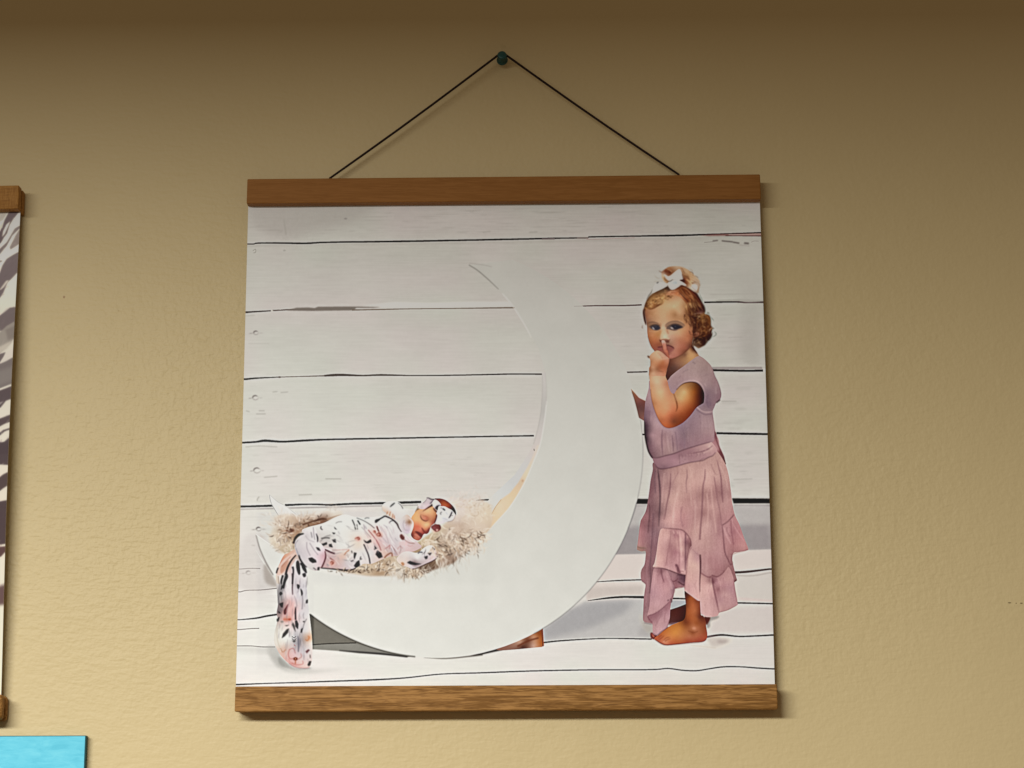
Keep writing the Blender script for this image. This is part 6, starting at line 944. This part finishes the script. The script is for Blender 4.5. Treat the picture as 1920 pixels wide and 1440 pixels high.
# ---------------------------------------------------------------- wood
def wood_material(name, dark, light, grain=1.0, vertical=False, seed=0):
    m, nt, b = mat(name, rough=.6, spec=.16)
    mp = mapping(nt, (38, 420, 620) if not vertical else (700, 300, 90), (0, 0.05, 0), (seed * 3.1, seed, seed * 1.7))
    n1 = noise(nt, mp.outputs[0], 1.0, 2, .5, 1.8)
    mp2 = mapping(nt, (12, 200, 190), (0, -0.03, 0), (seed * 1.3, 5, seed)); n2 = noise(nt, mp2.outputs[0], 1.0, 3, .6, 2.0)
    mp3 = mapping(nt, (110, 900, 1500), (0, .05, 0), (1, 2, seed)); n3 = noise(nt, mp3.outputs[0], 1.0, 2, .6, .5)
    mx = node(nt, 'ShaderNodeMath', operation='ADD'); nt.links.new(n1.outputs[0], mx.inputs[0]); nt.links.new(n2.outputs[0], mx.inputs[1])
    md = tuple((a + c) / 2 for a, c in zip(dark, light))
    c = ramp(nt, mx.outputs[0], [(.5 - 0, dark), (.5, dark)])
    e = c.color_ramp.elements; e[0].position = .78; e[0].color = (*dark, 1); e[1].position = 1.0; e[1].color = (*md, 1)
    k = e.new(1.0); k.color = (*light, 1); k.position = 1.0
    # the sum runs about 0.8..1.2: halve it first
    hv = node(nt, 'ShaderNodeMapRange'); nt.links.new(mx.outputs[0], hv.inputs[0])
    hv.inputs[1].default_value = .75; hv.inputs[2].default_value = 1.25; nt.links.new(hv.outputs[0], c.inputs[0])
    g = .5 * grain
    e[0].position = .5 - .3; e[1].position = .5; e[2].position = .8
    pores = ramp(nt, n3.outputs[0], [(.34, (.62, .58, .54)), (.46, (1, 1, 1))])
    out = mixc(nt, .75 * grain, c.outputs[0], pores.outputs[0], 'MULTIPLY')
    nt.links.new(out, b.inputs['Base Color'])
    bump(nt, b, mx.outputs[0], .6 * grain, .00035)
    return m
WT = wood_material('reddish_oak', (.262, .104, .020), (.312, .130, .030), .22, seed=1)
WB = wood_material('oak', (.200, .086, .016), (.415, .205, .060), 1.0, seed=2)
WL = wood_material('pale_oak', (.30, .130, .026), (.41, .195, .048), .8, vertical=True, seed=4)
cord_m, nt, b = mat('brown_cord', (.020, .008, .0065), .8, .2)
mp = mapping(nt, (900, 900, 900)); bump(nt, b, noise(nt, mp.outputs[0], 1, 1).outputs[0], .6, .0004)

# ---------------------------------------------------------------- printed sheets
def picture(name, arr):
    h, w = arr.shape[:2]
    im = bpy.data.images.new(name, w, h)
    px = np.ones((h, w, 4), np.float32); px[..., :3] = l2s(arr)[::-1]
    im.pixels.foreach_set(px.ravel()); im.update(); im.pack()
    return im
def print_material(name, im):
    m, nt, b = mat(name, rough=.50, spec=.12)
    t = node(nt, 'ShaderNodeTexImage'); t.image = im; t.extension = 'EXTEND'
    nt.links.new(t.outputs[0], b.inputs['Base Color'])
    mp = mapping(nt); n = noise(nt, mp.outputs[0], 1400, 2); bump(nt, b, n.outputs[0], .25, .00012)
    return m
paper_m, nt, b = mat('white_paper_back', (.78, .77, .75), .7, .2)
mp = mapping(nt); bump(nt, b, noise(nt, mp.outputs[0], 900, 2).outputs[0], .3, .0001)
def sheet(parent, w, z0, z1, im, wave, nx=72, nz=72, t=.0005):
    """a sheet of paper: printed front, white back, cut edge between them"""
    bm = bmesh.new(); uv = bm.loops.layers.uv.new('uv')
    def grid(dy):
        return [[bm.verts.new((-w / 2 + w * i / nx, wave(-w / 2 + w * i / nx, z0 + (z1 - z0) * j / nz) + dy, z0 + (z1 - z0) * j / nz)) for i in range(nx + 1)] for j in range(nz + 1)]
    F, B = grid(0), grid(t)
    for j in range(nz):
        for i in range(nx):
            f = bm.faces.new((F[j][i], F[j][i + 1], F[j + 1][i + 1], F[j + 1][i])); f.smooth = True
            for l, (a, c) in zip(f.loops, ((i, j), (i + 1, j), (i + 1, j + 1), (i, j + 1))):
                l[uv].uv = (a / nx, c / nz)
            f = bm.faces.new((B[j][i + 1], B[j][i], B[j + 1][i], B[j + 1][i + 1])); f.smooth = True; f.material_index = 1
    rim = [(0, i) for i in range(nx + 1)] + [(j, nx) for j in range(1, nz + 1)] + [(nz, i) for i in range(nx - 1, -1, -1)] + [(j, 0) for j in range(nz - 1, -1, -1)]
    a = [bm.verts.new(F[j][i].co) for j, i in rim[:-1]]; b_ = [bm.verts.new(B[j][i].co) for j, i in rim[:-1]]
    for k in range(len(a)):
        n = (k + 1) % len(a)
        f = bm.faces.new((a[k], b_[k], b_[n], a[n])); f.material_index = 1
    me = bpy.data.meshes.new('print_sheet'); bm.to_mesh(me); bm.free()
    o = link('print_sheet', me, print_material('printed_matte_paper', im), parent)
    me.materials.append(paper_m)
    return o

# rail of two strips that clamp the sheet: front and back strip are parts of the hanger
def strips(parent, x0, x1, z0, z1, mf, seed):
    box('wood_strip', (x0, -.0185, z0), (x1, -.0098, z1), mf, parent, .0009, .0002, seed)
    box('wood_strip', (x0 + .0004, -.0088, z0 + .0002), (x1 + .0004, -.0012, z1 - .0006), mf, parent, .0009, .0002, seed + 1)

# ---------------------------------------------------------------- hanging picture of the two children
main = thing('hanging_print', 'large square print of a girl in pink beside a white moon, on two oak rails', 'wall print', (0, 0, .38), group='prints on wooden hanger rails')
PZ = .38
def L(o, dz=PZ):
    return o
root_off = Vector((0, 0, -PZ))
rails_zt = (.3782 - PZ, .3986 - PZ); rails_zb = (-.0196 - PZ, -.0010 - PZ)
strips(main, -.2030, .2030, *rails_zt, WT, 3)
strips(main, -.2022, .2038, *rails_zb, WB, 9)
def wave_main(x, z):
    zz = z + PZ
    g = lambda a, c, s: math.exp(-((a - c) / s) ** 2)
    k = math.sin(math.pi * min(1, max(0, zz / .38)))
    y = -.0093
    y += -.0008 * k * math.cos(x * 15) - .0006 * k - .0034 * k * min(1, max(0, (x - .08) / .12)) ** 2
    y += .0012 * g(x, -.168, .022) * g(zz, .352, .022)
    y += -.0007 * g(x, .15, .05) * g(zz, .30, .06) * k
    return y
pic = picture('children_print', rectify(paint_children_picture(), [(465.7, 376.4), (1424.3, 368.4), (1452.8, 1286.1), (442.1, 1290.8)], 1500, 1422))
sheet(main, .406, -.0018 - PZ + .0, .3832 - PZ, pic, wave_main)
# cord: from behind the top rail up over the pin
def cord(parent, pts, r):
    cu = bpy.data.curves.new('cord', 'CURVE'); cu.dimensions = '3D'; cu.bevel_depth = r; cu.bevel_resolution = 3
    sp = cu.splines.new('POLY'); sp.points.add(len(pts) - 1)
    for p, q in zip(sp.points, pts): p.co = (*q, 1)
    o = bpy.data.objects.new('tmp_cord', cu); COL.objects.link(o)
    dg = bpy.context.evaluated_depsgraph_get()
    me = bpy.data.meshes.new_from_object(o.evaluated_get(dg)); bpy.data.objects.remove(o)
    return link('cord', me, cord_m, parent, True)
px_, pz_ = -.0008, .5020
arc = [(px_ + .0028 * math.cos(a), -.0125, pz_ + .0028 * math.sin(a) - PZ) for a in [math.radians(d) for d in range(126, 53, -8)]]
cord(main, [(-.1393, -.0090, .3960 - PZ), (-.1383, -.0091, .4015 - PZ)] + [(-.1383 + (arc[0][0] + .1383) * t, -.0091 - .0034 * t, .4015 - PZ + (arc[0][2] - .4015 + PZ) * t - .0012 * math.sin(math.pi * t)) for t in (.2, .4, .6, .8)] + arc
     + [(.1392 + (arc[-1][0] - .1392) * t, -.0091 - .0034 * t, .4022 - PZ + (arc[-1][2] - .4022 + PZ) * t - .0012 * math.sin(math.pi * t)) for t in (.8, .6, .4, .2)] + [(.1392, -.0091, .4022 - PZ), (.1400, -.0090, .3960 - PZ)], .00090)

# ---------------------------------------------------------------- push pin
pin = thing('push_pin', 'dark teal plastic push pin holding the brown cord above the portrait print', 'push pin', (px_, 0, pz_ - .0014), (math.radians(-3), 0, 0))
pm, nt, b = mat('teal_plastic', (.004, .075, .062), .35, .5)
mp = mapping(nt); nn = noise(nt, mp.outputs[0], 300, 1); c = ramp(nt, nn.outputs[0], [(.3, (.002, .050, .044)), (.7, (.005, .074, .066))]); nt.links.new(c.outputs[0], b.inputs['Base Color'])
sm, nt, b = mat('steel', (.55, .55, .55), .3, .5); b.inputs['Metallic'].default_value = 1
lathe('grip', [(-.0172, .0), (-.0172, .0027), (-.0168, .0034), (-.0160, .0038), (-.0152, .0036), (-.0145, .0030), (-.0132, .0024), (-.0110, .0024), (-.0096, .0029), (-.0086, .0038)], pm, pin)
lathe('collar', [(-.0086, .0036), (-.0080, .0044), (-.0070, .0046), (-.0062, .0042), (-.0060, .0010)], pm, pin)
lathe('needle', [(-.0062, .0006), (.004, .0005)], sm, pin, 12)

# ---------------------------------------------------------------- the neighbouring print, cut by the frame
side = thing('hanging_print', 'grey and cream striped fur print on wooden rails, only its edge in view', 'wall print', (-.3843, 0, .395), (0, math.radians(-.62), 0), group='prints on wooden hanger rails')
sh = Vector((-.203, 0, 0))
def off(o): o.location = sh; return o
box('wood_strip', (-.406, -.0185, -.0198), (0, -.0098, .0), WL, side, .0010, .0002, 21)
box('wood_strip', (-.4056, -.0088, -.0205), (.0006, -.0012, -.0010), WL, side, .0010, .0002, 22)
box('wood_strip', (-.4045, -.0185, -.4200), (.0030, -.0098, -.4010), WB, side, .0030, .0002, 23)
box('wood_strip', (-.4040, -.0088, -.4205), (.0034, -.0012, -.4015), WB, side, .0030, .0002, 24)
im2 = picture('striped_print', paint_stripes())
sh2 = sheet(side, .406, -.404, -.016, im2, lambda x, z: -.0093 - .0085 * math.sin(math.pi * min(1, max(0, (z + .404) / .388))) ** 1.3 * (1 + .2 * math.cos(x * 20)))
sh2.location = (-.2030 - .0006, 0, 0)

# ---------------------------------------------------------------- blue card
bm_, nt, b = mat('sky_blue_card', (.16, .68, .86), .7, .2)
mp = mapping(nt); mp = mapping(nt, (70, 70, 260)); nn = noise(nt, mp.outputs[0], 1, 4, .65, .6); c = ramp(nt, nn.outputs[0], [(.3, (.120, .54, .70)), (.5, (.150, .60, .76)), (.72, (.195, .66, .80))]); nt.links.new(c.outputs[0], b.inputs['Base Color'])
bump(nt, b, noise(nt, mp.outputs[0], 500, 2).outputs[0], .3, .0002)
edge_m, nt, b = mat('shaded_teal_board_edge', (.03, .13, .16), .7, .2)  # the shade on the card's side, put into the colour as dark teal
mp = mapping(nt); nn = noise(nt, mp.outputs[0], 200, 2); c = ramp(nt, nn.outputs[0], [(.3, (.025, .11, .14)), (.7, (.04, .15, .18))]); nt.links.new(c.outputs[0], b.inputs['Base Color'])
card = thing('blue_card', 'bright sky blue board card with edge coloured dark as in shade, on the wall below the striped print', 'card', (-.3155, 0, -.0362))
box('backing_board', (-.2000, -.0066, -.1500), (.0, -.0008, 0), edge_m, card, .0003)
box('face_sheet', (-.1994, -.0072, -.1494), (-.0006, -.0067, -.0006), bm_, card)
